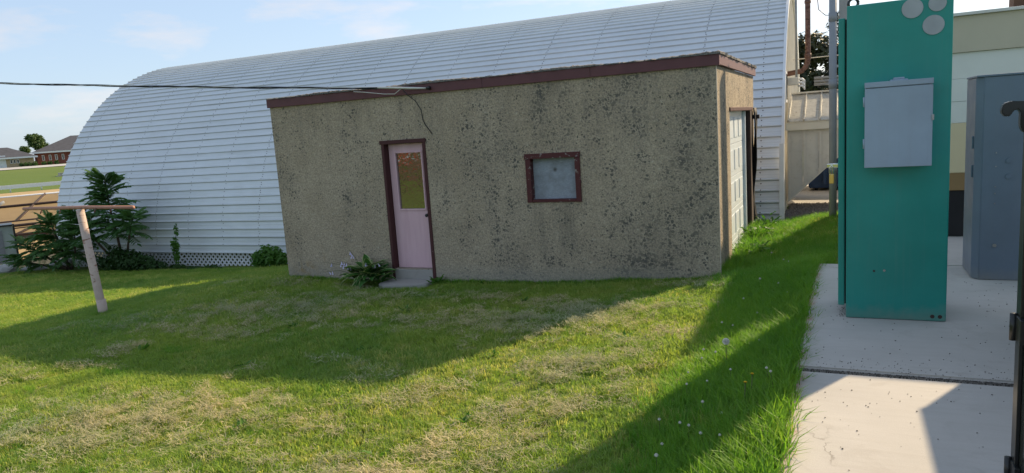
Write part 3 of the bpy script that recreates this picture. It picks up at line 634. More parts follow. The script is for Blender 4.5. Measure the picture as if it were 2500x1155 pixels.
up_ = thing('conduit_post', (-0.13, 12.6, -1.8), 'tall grey post with a fat plastic conduit strapped to it behind the teal cabinet', 'post')
tube('conduit', [(-0.185, 12.55, -1.85), (-0.185, 12.55, 2.2)], 0.056, 'pvc', up_, 14); box('timber_post', (-0.10, 0.03), (12.56, 12.70), (-1.85, 2.3), 'postgrey', up_, 0.008)
for z in (-1.05, 0.28, 1.3): tube('coupling', [(-0.185, 12.55, z), (-0.185, 12.55, z + 0.14)], 0.063, 'pvc', up_, 14)
box('strap', (-0.14, 0.0), (12.535, 12.556), (0.60, 0.64), 'steel', up_)
tag(tube('loose_cable', [(-0.35, 12.9, 1.9), (-0.42, 12.9, 1.75), (-0.40, 12.9, 1.55), (-0.30, 12.9, 1.45), (-0.22, 12.9, 1.44)], 0.006, 'rubber', None, 6), 'thin black cable loop hanging beside the tall grey post', 'cable')
db = thing('dumpster', (0.2, 20.2, -2.1), 'dark navy steel dumpster in shade beneath the almond chute', 'dumpster')
prism('container', [(19.5, -2.0), (21.0, -2.0), (21.2, -0.7), (19.35, -0.9)], 'x', -0.85, 1.6, 'blue', db, 0.02)
for x in (-0.5, 0.3, 1.1): box('stiffener', (x, x + 0.07), (19.36, 19.44), (-1.9, -1.0), 'blue', db)
box('lid', (-0.85, 0.37), (19.32, 21.2), (-0.86, -0.82), 'bluelid', db, 0.01, rot=(0.10, 0, 0)); box('lid', (0.38, 1.6), (19.32, 21.2), (-0.86, -0.82), 'bluelid', db, 0.01, rot=(0.10, 0, 0))
for x in (-0.7, 1.4): tube('caster', [(x, 19.7, -2.02), (x + .06, 19.7, -2.02)], 0.06, 'black', db, 10)
box('concrete_apron', (-1.3, 6), (17.0, 24), (-2.30, -2.075), 'apron', None, 0.01, 'structure')
# gravel
sx = np.linspace(-1.12, 2.0, 20); sy = np.linspace(13.9, 17.0, 20); sheet('gravel_bed', sx, sy, 'gravel', 0.015)
V, F = [], []
for i in range(6000):
    x, y = random.uniform(-1.1, 1.2), random.uniform(14.0, 16.98)
    if y < 14.0 + (x + 1.1) * 1.1 - 0.2 + random.gauss(0, .12): continue
    pebble(x, y, g1(x, y) + 0.03 if i % 60 == 0 else -2.10 + 0.03, random.uniform(.012, .032))
gv = mk('gravel', V, F, 'gravel', None, 'stuff'); gv['label'] = 'grey brown gravel beside the arch building end'

# ------------------------------------------------------------------ banded building at right
rb = thing('banded_building', (4, 12.5, -1.65), 'low building with tan, white, cream and brown siding bands and black plinth', 'building')
BX0, BX1, BY0, BY1 = 1.02, 7.0, 9.98, 15.0
box('core', (BX0 + .03, BX1), (BY0 + .03, BY1), (-1.66, 0.93), 'sidewhite', rb)
for z0, z1, mt, pr in ((-1.65, -1.092, 'plinth', -0.01), (-1.09, -0.882, 'sidebrown', 0.012), (-0.88, -0.292, 'sidecream', 0.005), (-0.29, -0.042, 'sidewhite', 0.0), (-0.04, 0.218, 'sidewhite', 0.004), (0.22, 0.518, 'sidewhite', 0.0), (0.52, 0.93, 'sidetan', 0.03)):
    box('siding_board', (BX0, BX1), (BY0 - pr, BY0 + 0.029), (z0, z1), mt, rb, 0.004)
box('eave_trim', (BX0 - .03, BX1 + .03), (BY0 - 0.07, BY1 + .05), (0.932, 0.968), 'trimw', rb, 0.006)
box('unseen_shade_box', (1.06, 1.52), (13.7, 14.9), (0.97, 1.58), 'postgrey', rb, 0.02); box('shade_box_curb', (1.04, 1.54), (13.68, 14.92), (0.9685, 0.9695 + .05), 'postgrey', rb)  # unseen box and curb added on the roof to shade the lawn
box('roof_vent', (1.80, 2.10), (10.5, 10.8), (0.97, 1.30), 'brownwood', rb, 0.01)

# ------------------------------------------------------------------ teal cabinet
tcb = thing('teal_cabinet', (0.34, 6.3, -1.65), 'tall teal electrical cabinet standing on the concrete pad', 'cabinet')
box('body', (0.005, 0.685), (6.04, 6.60), (-1.648, 0.725), 'teal', tcb, 0.008)
box('door', (-0.052, -0.006), (6.115, 6.585), (-1.57, 0.65), 'teal', tcb, 0.008)
box('door_gasket', (-0.0055, 0.0045), (6.13, 6.57), (-1.56, 0.64), 'gasket', tcb)
hn = tube('door_handle', [(-0.052, 6.20, -0.46), (-0.085, 6.20, -0.46), (-0.125, 6.20, -0.46)], [0.022, 0.016, 0.016], 'chrome', tcb, 12)
box('hasp', (-0.135, -0.052), (6.17, 6.19), (-0.475, -0.445), 'chrome', hn, 0.004)
pl = box('padlock', (-0.118, -0.082), (6.155, 6.175), (-0.60, -0.525), 'brass', tcb, 0.005)
tube('shackle', [(-0.110, 6.165, -0.53), (-0.110, 6.165, -0.47), (-0.100, 6.165, -0.455), (-0.090, 6.165, -0.47), (-0.090, 6.165, -0.53)], 0.005, 'chrome', pl, 8)
for x in (0.05, 0.63):
    le = tube('lifting_eye', [(x, 6.32, 0.72), (x, 6.32, 0.745)], 0.018, 'black', tcb, 10)
    tube('ring', [(x + 0.034 * math.cos(a), 6.32, 0.775 + 0.034 * math.sin(a)) for a in np.linspace(0, 2 * math.pi, 17)], 0.011, 'black', le, 8)
for x, z, r in ((0.43, 0.655, 0.068), (0.585, 0.672, 0.056), (0.563, 0.525, 0.068)): disc('front_disc', (x, 6.039, z), (0, -1, 0), r, 0.006, 'greydisc', tcb, 36)  # three flat grey discs on the cabinet front
jb = box('breaker_box', (0.128, 0.548), (5.86, 6.039), (-0.455, 0.150), 'greybox', tcb, 0.006)
box('cover', (0.124, 0.552), (5.842, 5.859), (-0.460, 0.108), 'greybox', jb, 0.004); box('top_flange', (0.122, 0.554), (5.838, 5.862), (0.114, 0.152), 'greybox', jb, 0.003)
for z in (-0.32, -0.02): tube('hinge', [(0.119, 5.85, z), (0.119, 5.85, z + 0.07)], 0.006, 'greybox', jb, 8)
box('latch', (0.545, 0.560), (5.832, 5.845), (-0.14, -0.10), 'steel', jb, 0.002)
box('hub_plate', (0.29, 0.40), (5.90, 6.03), (0.1505, 0.162), 'greybox', jb, 0.004); box('hub_cap', (0.31, 0.38), (5.92, 6.01), (0.1625, 0.176), 'greybox', jb, 0.004)
for x, z in ((0.20, -1.27), (0.27, -1.265)): disc('bolt_hole', (x, 6.0395, z), (0, -1, 0), 0.009, 0.003, 'black' if x < .25 else 'steel', tcb, 10)
for x in (0.595, 0.645): disc('rust_spot', (x, 6.0398, -1.612), (0, -1, 0), 0.015, 0.0012, 'timber', tcb, 12)

# ------------------------------------------------------------------ slate cabinet, dark cabinet at the right edge, added unseen shade block
gc = thing('slate_cabinet', (1.48, 7.8, -1.65), 'slate grey steel cabinet on the pad behind the teal cabinet', 'cabinet')
prism('body', [(1.10, 7.55), (2.07, 7.55), (2.07, 8.15), (1.05, 8.15), (1.05, 7.62)], 'z', -1.648, 0.165, 'greycab', gc, 0.006)
box('cap', (1.045, 2.08), (7.54, 8.16), (0.167, 0.185), 'greycab', gc, 0.005)
for z in (-0.57, -0.71): disc('dimple', (1.30, 7.549, z), (0, -1, 0), 0.022, 0.008, 'greycab', gc, 16)
disc('bolt', (1.215, 7.549, -1.33), (0, -1, 0), 0.016, 0.008, 'steel', gc, 12)
for z in (-0.50, -0.62, -0.80, -0.86, -0.95): disc('rivet', (1.205, 7.549, z), (0, -1, 0), 0.006, 0.004, 'steel', gc, 8)
for z in (-0.46, -0.72): box('side_hinge', (1.035, 1.049), (7.66, 7.70), (z, z + 0.11), 'greycab', gc, 0.003)
dk = thing('dark_gloss_cabinet', (1.0, 3.1, -1.66), 'dark glossy cabinet with black hinges and hook latch at the right edge', 'cabinet')
box('body', (0.668, 1.35), (2.62, 3.50), (-1.665, -0.06), 'darkcab', dk, 0.004)
box('door_edge', (0.652, 0.667), (3.44, 3.52), (-1.60, -0.10), 'black', dk, 0.003)
for z in (-1.02, -1.66): 
    h = tube('hinge', [(0.640, 3.50, z), (0.640, 3.50, z + 0.115)], 0.014, 'black', dk, 12); box('hinge_leaf', (0.645, 0.667), (3.40, 3.495), (z + .005, z + .11), 'black', h, 0.003)
prism('hook_latch', [(0.66, -0.115), (0.66, -0.030), (0.60, -0.026), (0.575, -0.034), (0.566, -0.058), (0.572, -0.080), (0.588, -0.088), (0.602, -0.082), (0.606, -0.066), (0.622, -0.060), (0.632, -0.070), (0.632, -0.125), (0.640, -0.150), (0.66, -0.160)], 'y', 3.47, 3.515, 'black', dk, 0.004)
sg = thing('unseen_shade_block', (1.7, 5.2, -1.65), 'unseen dark block added beyond the glossy cabinet to shade the pad', 'cabinet')
box('body', (1.315, 2.1), (4.0, 6.12), (-1.648, -0.47), 'darkcab', sg, 0.006); box('cap', (1.31, 2.12), (3.99, 6.13), (-0.468, -0.45), 'darkcab', sg, 0.004)  # added out of sight, only to cast shade across the pad

# ------------------------------------------------------------------ clothesline pole
zc = g1(-10.2, 6.9)
cl = thing('clothesline_pole', (-10.19, 6.9, zc), 'leaning rusty clothesline pole with a long crossbar on the lawn', 'clothesline pole')
top = Vector((-10.34, 6.9, -0.77))
tube('pole', [(-10.17, 6.9, zc - 0.15), (-10.20, 6.9, zc + 0.2), tuple(top)], [0.062, 0.060, 0.056], 'post', cl, 16)
tube('pole_sleeve', [(-10.172, 6.9, zc - 0.1), (-10.187, 6.9, zc + 0.24)], 0.068, 'post', cl, 16)
cb = tube('crossbar', [(-11.62, 6.86, -0.735), (-10.3, 6.9, -0.735), (-9.22, 6.94, -0.755)], 0.026, 'bar', cl, 12)
for x in (-11.2, -10.75, -9.95, -9.6): tube('line_hook', [(x, 6.88, -0.75), (x, 6.85, -0.79), (x + .02, 6.83, -0.81), (x + .03, 6.85, -0.78)], 0.007, 'rust', cb, 6)

# ------------------------------------------------------------------ service cable to the shed
svc = thing('service_drop_cable', (-5.64, 9.33, 0.66), 'twisted black overhead service cable sagging to the shed fascia', 'cable')
A, B = Vector((-5.66, 9.33, 0.672)), Vector((-25.0, 6.15, 2.75))
def cabpt(t, ph, r):
    p = A.lerp(B, t); p.z -= 0.55 * t * (1 - t) * 1.0
    return p + Vector((0, math.cos(ph) * r, math.sin(ph) * r))
for k, (mt, rr) in enumerate((('rubber', 0.0085), ('rubber', 0.0085), ('wirewhite', 0.004))):
    pts = [cabpt(t, t * 60 + k * 2.1, 0.011) for t in np.linspace(0.04, 1, 260)]
    tube('strand', pts, rr, mt, svc, 6)
tube('dead_end_grip', [tuple(A + Vector((0, 0, 0))), tuple(cabpt(.012, 0, 0)), tuple(cabpt(.03, 1, .008)), tuple(cabpt(.055, 2, .01))], [0.012, 0.018, 0.016, 0.010], 'wirewhite', svc, 8)
ins = tube('insulator', [(-5.62, 9.36, 0.672), (-5.62, 9.30, 0.672)], [0.03, 0.022], 'black', svc, 10)
tube('drip_loop', [tuple(cabpt(.02, 0, 0)), (-5.98, 9.30, 0.60), (-5.86, 9.33, 0.50), (-5.80, 9.37, 0.36), (-5.79, 9.385, 0.20), (-5.76, 9.388, 0.14), (-5.70, 9.388, 0.06), (-5.66, 9.39, -0.0)], 0.0065, 'rubber', svc, 6)
tube('tail_wire', [tuple(cabpt(.02, 0, 0)), (-6.2, 9.30, 0.63), (-6.4, 9.31, 0.645), (-6.75, 9.30, 0.70), (-6.95, 9.29, 0.725)], 0.006, 'wirewhite', svc, 6)

# ------------------------------------------------------------------ plants: sumac, bushes, hosta, weeds
def frond_mesh(name, n=11, length=0.62, lw=0.13, droop=0.5, mat='sumac'):
    V, F = [], []
    def rach(t): return Vector((length * t, 0, length * (0.28 * t - droop * t * t)))
    for i in range(n + 1):
        t = 0.16 + 0.84 * i / n; p = rach(t); s = math.sin(math.pi * min(1, 0.30 + 0.70 * (1 - t)) ) * 0.55 + 0.62
        for sd_ in ((1, -1) if i < n else (0,)):
            ln = lw * s * random.uniform(.85, 1.1); w_ = ln * 0.26
            d = Vector((0.25, sd_ * 0.95, -0.34 + random.uniform(-.15, .1))).normalized() if sd_ else Vector((1, 0, -0.6)).normalized()
            sdv = d.cross(Vector((0, 0, 1))).normalized(); b = len(V)
            for q in (p, p + d * ln * .35 + sdv * w_ - Vector((0, 0, .006)), p + d * ln * 0.5 + Vector((0, 0, .006)), p + d * ln * .35 - sdv * w_ - Vector((0, 0, .006)), p + d * ln - Vector((0, 0, ln * .16))): V.append(tuple(q))
            F += [[b, b + 1, b + 2], [b, b + 2, b + 3], [b + 1, b + 4, b + 2], [b + 2, b + 4, b + 3]]
    tv, tf = tube_geo([rach(t) for t in (0, .25, .5, .75, 1)], [0.007, 0.006, 0.005, 0.004, 0.002], 4); b = len(V)
    V += tv; F += [[b + i for i in f] for f in tf]
    me = bpy.data.meshes.new(name); me.from_pydata([tuple(v) for v in V], [], F); me.materials.append(MT[mat]); return me
FR = [frond_mesh('compound_leaf', 14, 0.54, 0.105, d) for d in (0.25, 0.45, 0.65)]
def put(name, me, parent, p, az, el, sc, roll=0):
    o = bpy.data.objects.new(name, me); C.objects.link(o); o.parent = parent; o.location = Vector(p) - off(parent)
    o.rotation_euler = Euler((roll, -el, az), 'XYZ'); o.scale = (sc,) * 3; return o
def sumac(name, stems, label):
    x, y = stems[0][0][0][0], stems[0][0][0][1]
    t = thing(name, (x, y, g1(x, y)), label, 'shrub')
    for pts, nf, s0, top in stems:
        tube('stem', pts, [0.035 * s0 * (1 - 0.75 * i / (len(pts) - 1)) + .004 for i in range(len(pts))], 'bark', t, 7)
        P = [Vector(p) for p in pts]; n = len(P) - 1
        for k in range(nf):
            u = top + (1 - top) * (k / max(1, nf - 1)) ** 0.8; q = u * n; i = min(int(q), n - 1); p = P[i].lerp(P[i + 1], q - i)
            az = k * 2.4 + random.uniform(-.3, .3); 
            if math.sin(az) > 0.3 and random.random() < 0.5: az = -az         # lean away from the wall behind
            el = 0.05 + 0.70 * ((u - top) / (1 - top)) ** 1.5 + random.uniform(-.15, .15)
            put('compound_leaf', random.choice(FR), t, p, az, el, s0 * random.uniform(.85, 1.2) * (1.18 - 0.45 * (u - top) / (1 - top)), random.uniform(-.25, .25))
    return t
sumac('tall_sumac', [([(-18.0, 13.0, -3.1), (-18.02, 12.95, -2.2), (-18.1, 12.9, -1.3), (-18.05, 12.85, -0.62)], 92, 1.12, 0.34),
                ([(-17.9, 13.0, -3.1), (-17.5, 12.85, -2.4), (-17.15, 12.75, -1.9), (-16.95, 12.7, -1.62)], 34, 0.95, 0.55),
                ([(-18.1, 13.0, -3.1), (-18.6, 12.8, -2.4), (-19.0, 12.65, -1.8), (-19.2, 12.6, -1.55)], 52, 1.0, 0.4)], 'tallest dark green sumac growing against the arch building')
sumac('spreading_sumac', [([(-20.2, 12.9, -3.15), (-20.3, 12.8, -2.4), (-20.4, 12.7, -1.75)], 54, 1.15, 0.35),
                ([(-20.3, 12.9, -3.15), (-21.0, 12.7, -2.7), (-21.5, 12.5, -2.35)], 36, 1.1, 0.3),
                ([(-20.1, 12.9, -3.15), (-19.6, 12.75, -2.6), (-19.4, 12.7, -2.0)], 36, 1.0, 0.3),
                ([(-20.4, 12.9, -3.15), (-21.3, 12.6, -2.95), (-21.9, 12.4, -2.75)], 28, 1.0, 0.3)], 'low spreading sumac left of the tallest one, overhanging the rubble')
def leafy(name, blobs, nleaf, ls, mat, parent, dens=None):
    """leaf faces spread through several ellipsoids"""
    V, F = [], []
    wts = np.array([b[1] * b[2] * b[3] for b in blobs]); wts = wts / wts.sum()
    for b, wt in zip(blobs, wts):
        for i in range(int(nleaf * wt)):
            d = Vector((random.gauss(0, 1), random.gauss(0, 1), random.gauss(0, 1))).normalized() * random.random() ** 0.38
            p = Vector(b[0]) + Vector((d.x * b[1], d.y * b[2], d.z * b[3]))
            nrm = (d + Vector((random.gauss(0, .5), random.gauss(0, .5), random.gauss(.3, .5)))).normalized(); a = nrm.orthogonal().normalized()
            a = (Matrix.Rotation(random.uniform(0, 6.28), 3, nrm) @ a); c = nrm.cross(a); s = ls * random.uniform(.6, 1.3); k = len(V)
            V += [tuple(p - a * s), tuple(p + c * s * .5 - nrm * s * .1), tuple(p + a * s - nrm * s * .2), tuple(p - c * s * .5 - nrm * s * .1)]; F += [[k, k + 1, k + 2], [k, k + 2, k + 3]]
    return mk(name, V, F, mat, parent)
def bush(name, label, c, blobs, n, ls, mat='bush', cat='bush', group=None):
    t = thing(name, (c[0], c[1], g1(c[0], c[1])), label, cat, group); bs = [((c[0] + b[0], c[1] + b[1], g1(c[0], c[1]) + b[2]), b[3], b[4], b[5]) for b in blobs]
    leafy('foliage', bs, n, ls, mat, t)
    for k in range(4):
        b = random.choice(bs); tube('stem', [(c[0] + random.uniform(-.05, .05), c[1], g1(c[0], c[1]) - .03), ((c[0] + b[0][0]) / 2, (c[1] + b[0][1]) / 2, b[0][2] - .1), b[0]], [.012, .009, .005], 'bark', t, 5)
    return t
bush('bramble', 'dark bramble thicket at the foot of the tallest sumac', (-17.6, 12.85), [(-.8, 0, .18, .5, .25, .24), (0, 0, .28, .6, .28, .34), (.6, 0, .22, .5, .25, .27), (1.1, 0.0, .14, .4, .22, .18), (-.3, -.1, .45, .35, .2, .3)], 2600, 0.055)
bush('low_weeds', 'low dark weeds along the lattice right of the sumac', (-15.4, 13.05), [(-.6, 0, .07, .3, .14, .08), (0, 0, .05, .4, .12, .06), (.7, 0, .07, .3, .13, .09)], 700, 0.045)
bush('corner_bush', 'rounded green bush between the lattice and the shed corner', (-12.75, 13.0), [(-.22, 0, .22, .28, .22, .24), (.15, 0, .28, .32, .24, .28), (.42, 0, .2, .25, .2, .2), (-.05, 0, .48, .16, .12, .12)], 1400, 0.055, 'weed')
vn = thing('climbing_vine', (-16.0, 13.12, g1(-16, 13.12)), 'small vine climbing the arch wall beside the sumac', 'vine')
vp = [(-16.05, 13.15, -3.0), (-16.0, 13.14, -2.6), (-16.0, 13.12, -2.3), (-15.9, 13.12, -2.02), (-15.86, 13.12, -1.85)]; tube('stem', vp, [.012, .01, .008, .006, .003], 'stem', vn, 5)
leafy('foliage', [((-16.03, 13.1, -2.7), .13, .05, .28), ((-16.0, 13.08, -2.42), .16, .06, .2), ((-15.9, 13.1, -2.05), .06, .04, .18)], 240, 0.05, 'weed', vn)

def leaf_mesh(name, L_, W_, mats, nl=7, cup=0.25, arch=0.35, edge=True):
    V, F, Mi = [], [], []; nw = 7
    for i in range(nl):
        t = i / (nl - 1); wd = W_ * (math.sin(math.pi * t ** 0.75) ** 0.85 if 0 < t < 1 else 0.02)
        for j in range(nw):
            u = [-1, -.8, -.4, 0, .4, .8, 1][j]
            V.append((L_ * t, wd * u, L_ * (0.5 * t - arch * 1.6 * t * t) + cup * wd * u * u + 0.012 * math.sin(t * 9) * abs(u)))
    for i in range(nl - 1):
        for j in range(nw - 1):
            F.append([i * nw + j, i * nw + j + 1, (i + 1) * nw + j + 1, (i + 1) * nw + j]); Mi.append(1 if edge and j in (0, nw - 2) else 0)
    me = bpy.data.meshes.new(name); me.from_pydata(V, [], F)
    for m_ in mats: me.materials.append(MT[m_])
    me.polygons.foreach_set('material_index', Mi); me.polygons.foreach_set('use_smooth', [True] * len(F)); return me
hm = [leaf_mesh('leaf', 0.27, 0.068, ('hosta', 'hostaedge'), arch=a) for a in (0.3, 0.45, 0.6)]
hs = thing('hosta', (-6.88, 9.12, g1(-6.88, 9.12)), 'variegated hosta with lilac flower stalks beside the doorstep', 'hosta'); hz0 = g1(-6.88, 9.12)
for k in range(58):
    r = random.random(); az = random.uniform(0, 6.28); q = Vector((-6.88 + 0.16 * math.cos(az) * r * 1.6, 9.12 + 0.06 * math.sin(az) * r, hz0 + 0.05 + 0.14 * (1 - r) + random.uniform(0, .07)))
    put('leaf', random.choice(hm), hs, q, az, random.uniform(0, .75) + (1 - r) * .4, random.uniform(.9, 1.3), random.uniform(-.3, .3))
V, F = tube_geo([(0, 0, 0), (0, 0, -.015), (0, 0, -.04), (0, 0, -.055)], [.002, .006, .009, .013], 7); fl = bpy.data.meshes.new('flower'); fl.from_pydata(V, [], F); fl.materials.append(MT['lilac'])
for (x1, z1) in ((-7.72, -2.10), (-7.68, -1.93), (-7.45, -1.92), (-7.36, -1.90), (-7.12, -1.72), (-6.80, -1.92), (-6.55, -1.92), (-7.28, -1.98)):
    p0 = Vector((-6.95, 9.12, hz0 + .12)); p1 = Vector((x1, 9.0, z1)); mid = p0.lerp(p1, .55) + Vector((0, 0, .07)); 
    stk = tube('flower_stalk', [tuple(p0), tuple(mid), tuple(p1)], [.005, .004, .002], 'stem', hs, 5)
    for k in range(random.randint(2, 4)):
        q = mid.lerp(p1, random.uniform(.15, .85)); o = bpy.data.objects.new('flower', fl); C.objects.link(o); o.parent = stk; o.location = q - off(stk) + Vector((random.uniform(-.015, .015), -.012, 0)); o.rotation_euler = (random.uniform(-.5, .5), random.uniform(-.5, .5), 0)
wm = [leaf_mesh('leaf', 0.17, 0.034, ('weed',), arch=a, edge=False) for a in (0.25, 0.5)]
def weed(label, x, y, n, spread, hgt, group=None, sc=1.0):
    z = g1(x, y); t = thing('leafy_weed', (x, y, z), label, 'weed', group)
    for k in range(n):
        a = random.uniform(0, 6.28); r = spread * math.sqrt(random.random()); h = hgt * random.random() * (1 - .5 * r / spread)
        put('leaf', random.choice(wm), t, (x + r * math.cos(a), y + r * math.sin(a), z + h), a + random.uniform(-.8, .8), random.uniform(0, 1.0), sc * random.uniform(.7, 1.3), random.uniform(-.5, .5))
    return t
weed('bright leafy weeds at the foot of the white garage door', -1.25, 10.8, 46, 0.22, 0.22, None, 0.75)
weed('leafy weeds below the torn black felt on the shed side', -1.25, 12.0, 46, 0.22, 0.24, None, 0.75)
weed('leafy weeds between the shed and the arch building corner', -1.22, 13.0, 36, 0.2, 0.26, None, 0.75)
weed('small weed at the right corner of the doorstep', -5.70, 9.25, 18, 0.10, 0.12, None, 0.7)
weed('dark weed tuft at the shed wall below the boarded window', -4.9, 9.30, 10, 0.10, 0.06, None, 0.6)

for k, (x, y) in enumerate(((-4.3, 3.9), (-3.1, 5.9), (-5.6, 5.2), (-6.2, 6.6), (-2.6, 4.4), (-3.8, 8.2), (-7.4, 5.4), (-1.9, 6.4), (-4.6, 5.9), (-3.3, 3.5), (-2.9, 3.75), (-5.2, 7.6))):
    weed('small broadleaf weed growing in the mown lawn', x, y, 9, 0.045, 0.03, 'broadleaf weeds in the lawn', 0.45)
# ------------------------------------------------------------------ lawn: grass, clippings (scattered by geometry nodes)
def blades(name, n, rad, h0, h1, wid, lean, mat, flat=False):
    V, F = [], []
    for i in range(n):
        a = random.uniform(0, 6.28); r = rad * math.sqrt(random.random()); bx, by = r * math.cos(a), r * math.sin(a)
        h = random.uniform(h0, h1); az = random.uniform(0, 6.28); d = Vector((math.cos(az), math.sin(az), 0)); s = Vector((-math.sin(az), math.cos(az), 0)) * wid * random.uniform(.7, 1.3)
        ln = random.uniform(0.1, lean); b = len(V); p0 = Vector((bx, by, -0.01))
        if flat:
            z0 = random.uniform(0.004, 0.035); p0 = Vector((bx, by, z0)); p1 = p0 + d * h * .5 + Vector((0, 0, random.uniform(0, .018))); p2 = p0 + d * h + Vector((0, 0, random.uniform(-.01, .012))) + s * 4
        else:
            p1 = p0 + Vector((0, 0, h * .6)) + d * ln * h * .3; p2 = p0 + Vector((0, 0, h * (1 - .25 * ln))) + d * ln * h
        for q in (p0 - s, p0 + s, p1 + s * .8, p1 - s * .8, p2): V.append(tuple(q))
        F += [[b, b + 1, b + 2, b + 3], [b + 3, b + 2, b + 4]]
    me = bpy.data.meshes.new(name); me.from_pydata(V, [], F); me.materials.append(MT[mat]); return bpy.data.objects.new(name, me)
def proto(name, objs):
    c = bpy.data.collections.new(name)
    for i, o in enumerate(objs): o.name = '%s_%02d' % (name, i); c.objects.link(o)
    return c
def scatter(name, P, rot, scl, idx, coll, label, mat):
    me = bpy.data.meshes.new(name); me.from_pydata(P.tolist(), [], [])
    for nm, ty, data, key in (('rot', 'FLOAT_VECTOR', rot, 'vector'), ('scl', 'FLOAT_VECTOR', scl, 'vector'), ('idx', 'INT', idx, 'value')):
        at = me.attributes.new(nm, ty, 'POINT'); at.data.foreach_set(key, np.asarray(data).ravel())
    o = link(name, me, mat, None, 'stuff'); o['label'] = label
    t = bpy.data.node_groups.new(name, 'GeometryNodeTree'); t.interface.new_socket('Geometry', in_out='INPUT', socket_type='NodeSocketGeometry'); t.interface.new_socket('Geometry', in_out='OUTPUT', socket_type='NodeSocketGeometry')
    gi = t.nodes.new('NodeGroupInput'); go = t.nodes.new('NodeGroupOutput'); ip = t.nodes.new('GeometryNodeInstanceOnPoints'); ci = t.nodes.new('GeometryNodeCollectionInfo')
    ci.inputs[0].default_value = coll; ci.inputs['Separate Children'].default_value = True; ci.inputs['Reset Children'].default_value = True
    def na(n_, ty):
        q = t.nodes.new('GeometryNodeInputNamedAttribute'); q.data_type = ty; q.inputs[0].default_value = n_; return q.outputs[0]
    er = t.nodes.new('FunctionNodeEulerToRotation'); t.links.new(na('rot', 'FLOAT_VECTOR'), er.inputs[0])
    t.links.new(gi.outputs[0], ip.inputs['Points']); t.links.new(ci.outputs[0], ip.inputs['Instance']); ip.inputs['Pick Instance'].default_value = True
    t.links.new(na('idx', 'INT'), ip.inputs['Instance Index']); t.links.new(er.outputs[0], ip.inputs['Rotation']); t.links.new(na('scl', 'FLOAT_VECTOR'), ip.inputs['Scale'])
    t.links.new(ip.outputs[0], go.inputs[0]); md = o.modifiers.new('scatter', 'NODES'); md.node_group = t; return o
MOWN = proto('mown_clump', [blades('b', 20, 0.055, 0.028, 0.072, 0.0030, 1.0, 'mown') for _ in range(6)])
TALL = proto('tall_clump', [blades('b', 16, 0.06, 0.09, 0.24, 0.0032, 0.75, 'tall') for _ in range(6)])
STRAW = proto('straw_clump', [blades('b', 30, 0.07, 0.03, 0.085, 0.0017, 0.9, 'straw', True) for _ in range(5)])
def vnoise(x, y, s, seed):
    r = np.random.default_rng(seed); g = r.random((64, 64)); fx, fy = x * s, y * s; ix, iy = np.floor(fx).astype(int), np.floor(fy).astype(int); tx, ty = fx - ix, fy - iy
    tx = tx * tx * (3 - 2 * tx); ty = ty * ty * (3 - 2 * ty); q = lambda a, b: g[a % 64, b % 64]
    return (q(ix, iy) * (1 - tx) + q(ix + 1, iy) * tx) * (1 - ty) + (q(ix, iy + 1) * (1 - tx) + q(ix + 1, iy + 1) * tx) * ty
def free(x, y):
    ok = ~((x > -0.29) & (y < 8.2)) & ~((x > 0.03) & (y < 13.1)) & ~((x > SX0 - .01) & (x < SX1 + .01) & (y > SY0 - .01) & (y < SY1 + .02))
    ok &= ~((x > -6.6) & (x < -5.8) & (y > 8.96)); ok &= ~((y > 14.0 - (x + 1.1) * -0.03 - 0.30 + 0.026 * (x + 1.1)) & (x < -1.05)); ok &= ~((x > -1.1) & (y > 14.0 + (x + 1.1) * 1.1))
    return ok & (np.hypot(x, y) < 27.0)
def inview(x, y):
    # roughly what the photograph can see, with a margin for a step to the side
    az = np.arctan2(x, y); return (az > math.radians(-72)) & (az < math.radians(22)) & (y > 1.2)
def rnd(n, x0, x1, y0, y1): return rng.uniform(x0, x1, n), rng.uniform(y0, y1, n)
parts = []
for (x0, x1, y0, y1, dens) in ((-9.5, -0.2, 2.2, 6.0, 620), (-11, -0.2, 6.0, 9.5, 480), (-2, 0.1, 9.4, 14.6, 420), (-13, -8.7, 2.2, 9.0, 330), (-26, -8.7, 9.0, 13.9, 170), (-24, -13, 2.2, 9.0, 130), (-13, 0, -4, 2.2, 60)):
    n = int((x1 - x0) * (y1 - y0) * dens); parts.append(np.c_[rnd(n, x0, x1, y0, y1)])
P = np.concatenate(parts); x, y = P.T; k = free(x, y) & ((inview(x, y)) | (y < 2.2)); k &= rng.random(len(x)) < 0.55 + 0.75 * vnoise(x, y, 1.7, 3); P = P[k]; x, y = P.T
n = len(x); dist = np.hypot(x, y); sc = rng.uniform(.75, 1.25, n) * np.where(dist > 9, 1.25, 1.0) * (0.75 + 0.5 * vnoise(x, y, 0.8, 5))
hsc = sc * (0.8 + 0.5 * vnoise(x, y, 2.5, 9))
scatter('mown_grass', np.c_[x, y, G(x, y)], np.c_[rng.normal(0, .12, n), rng.normal(0, .12, n), rng.uniform(0, 6.28, n)], np.c_[sc, sc, hsc], rng.integers(0, 6, n), MOWN, 'short mown lawn grass, green mixed with straw', 'mown')
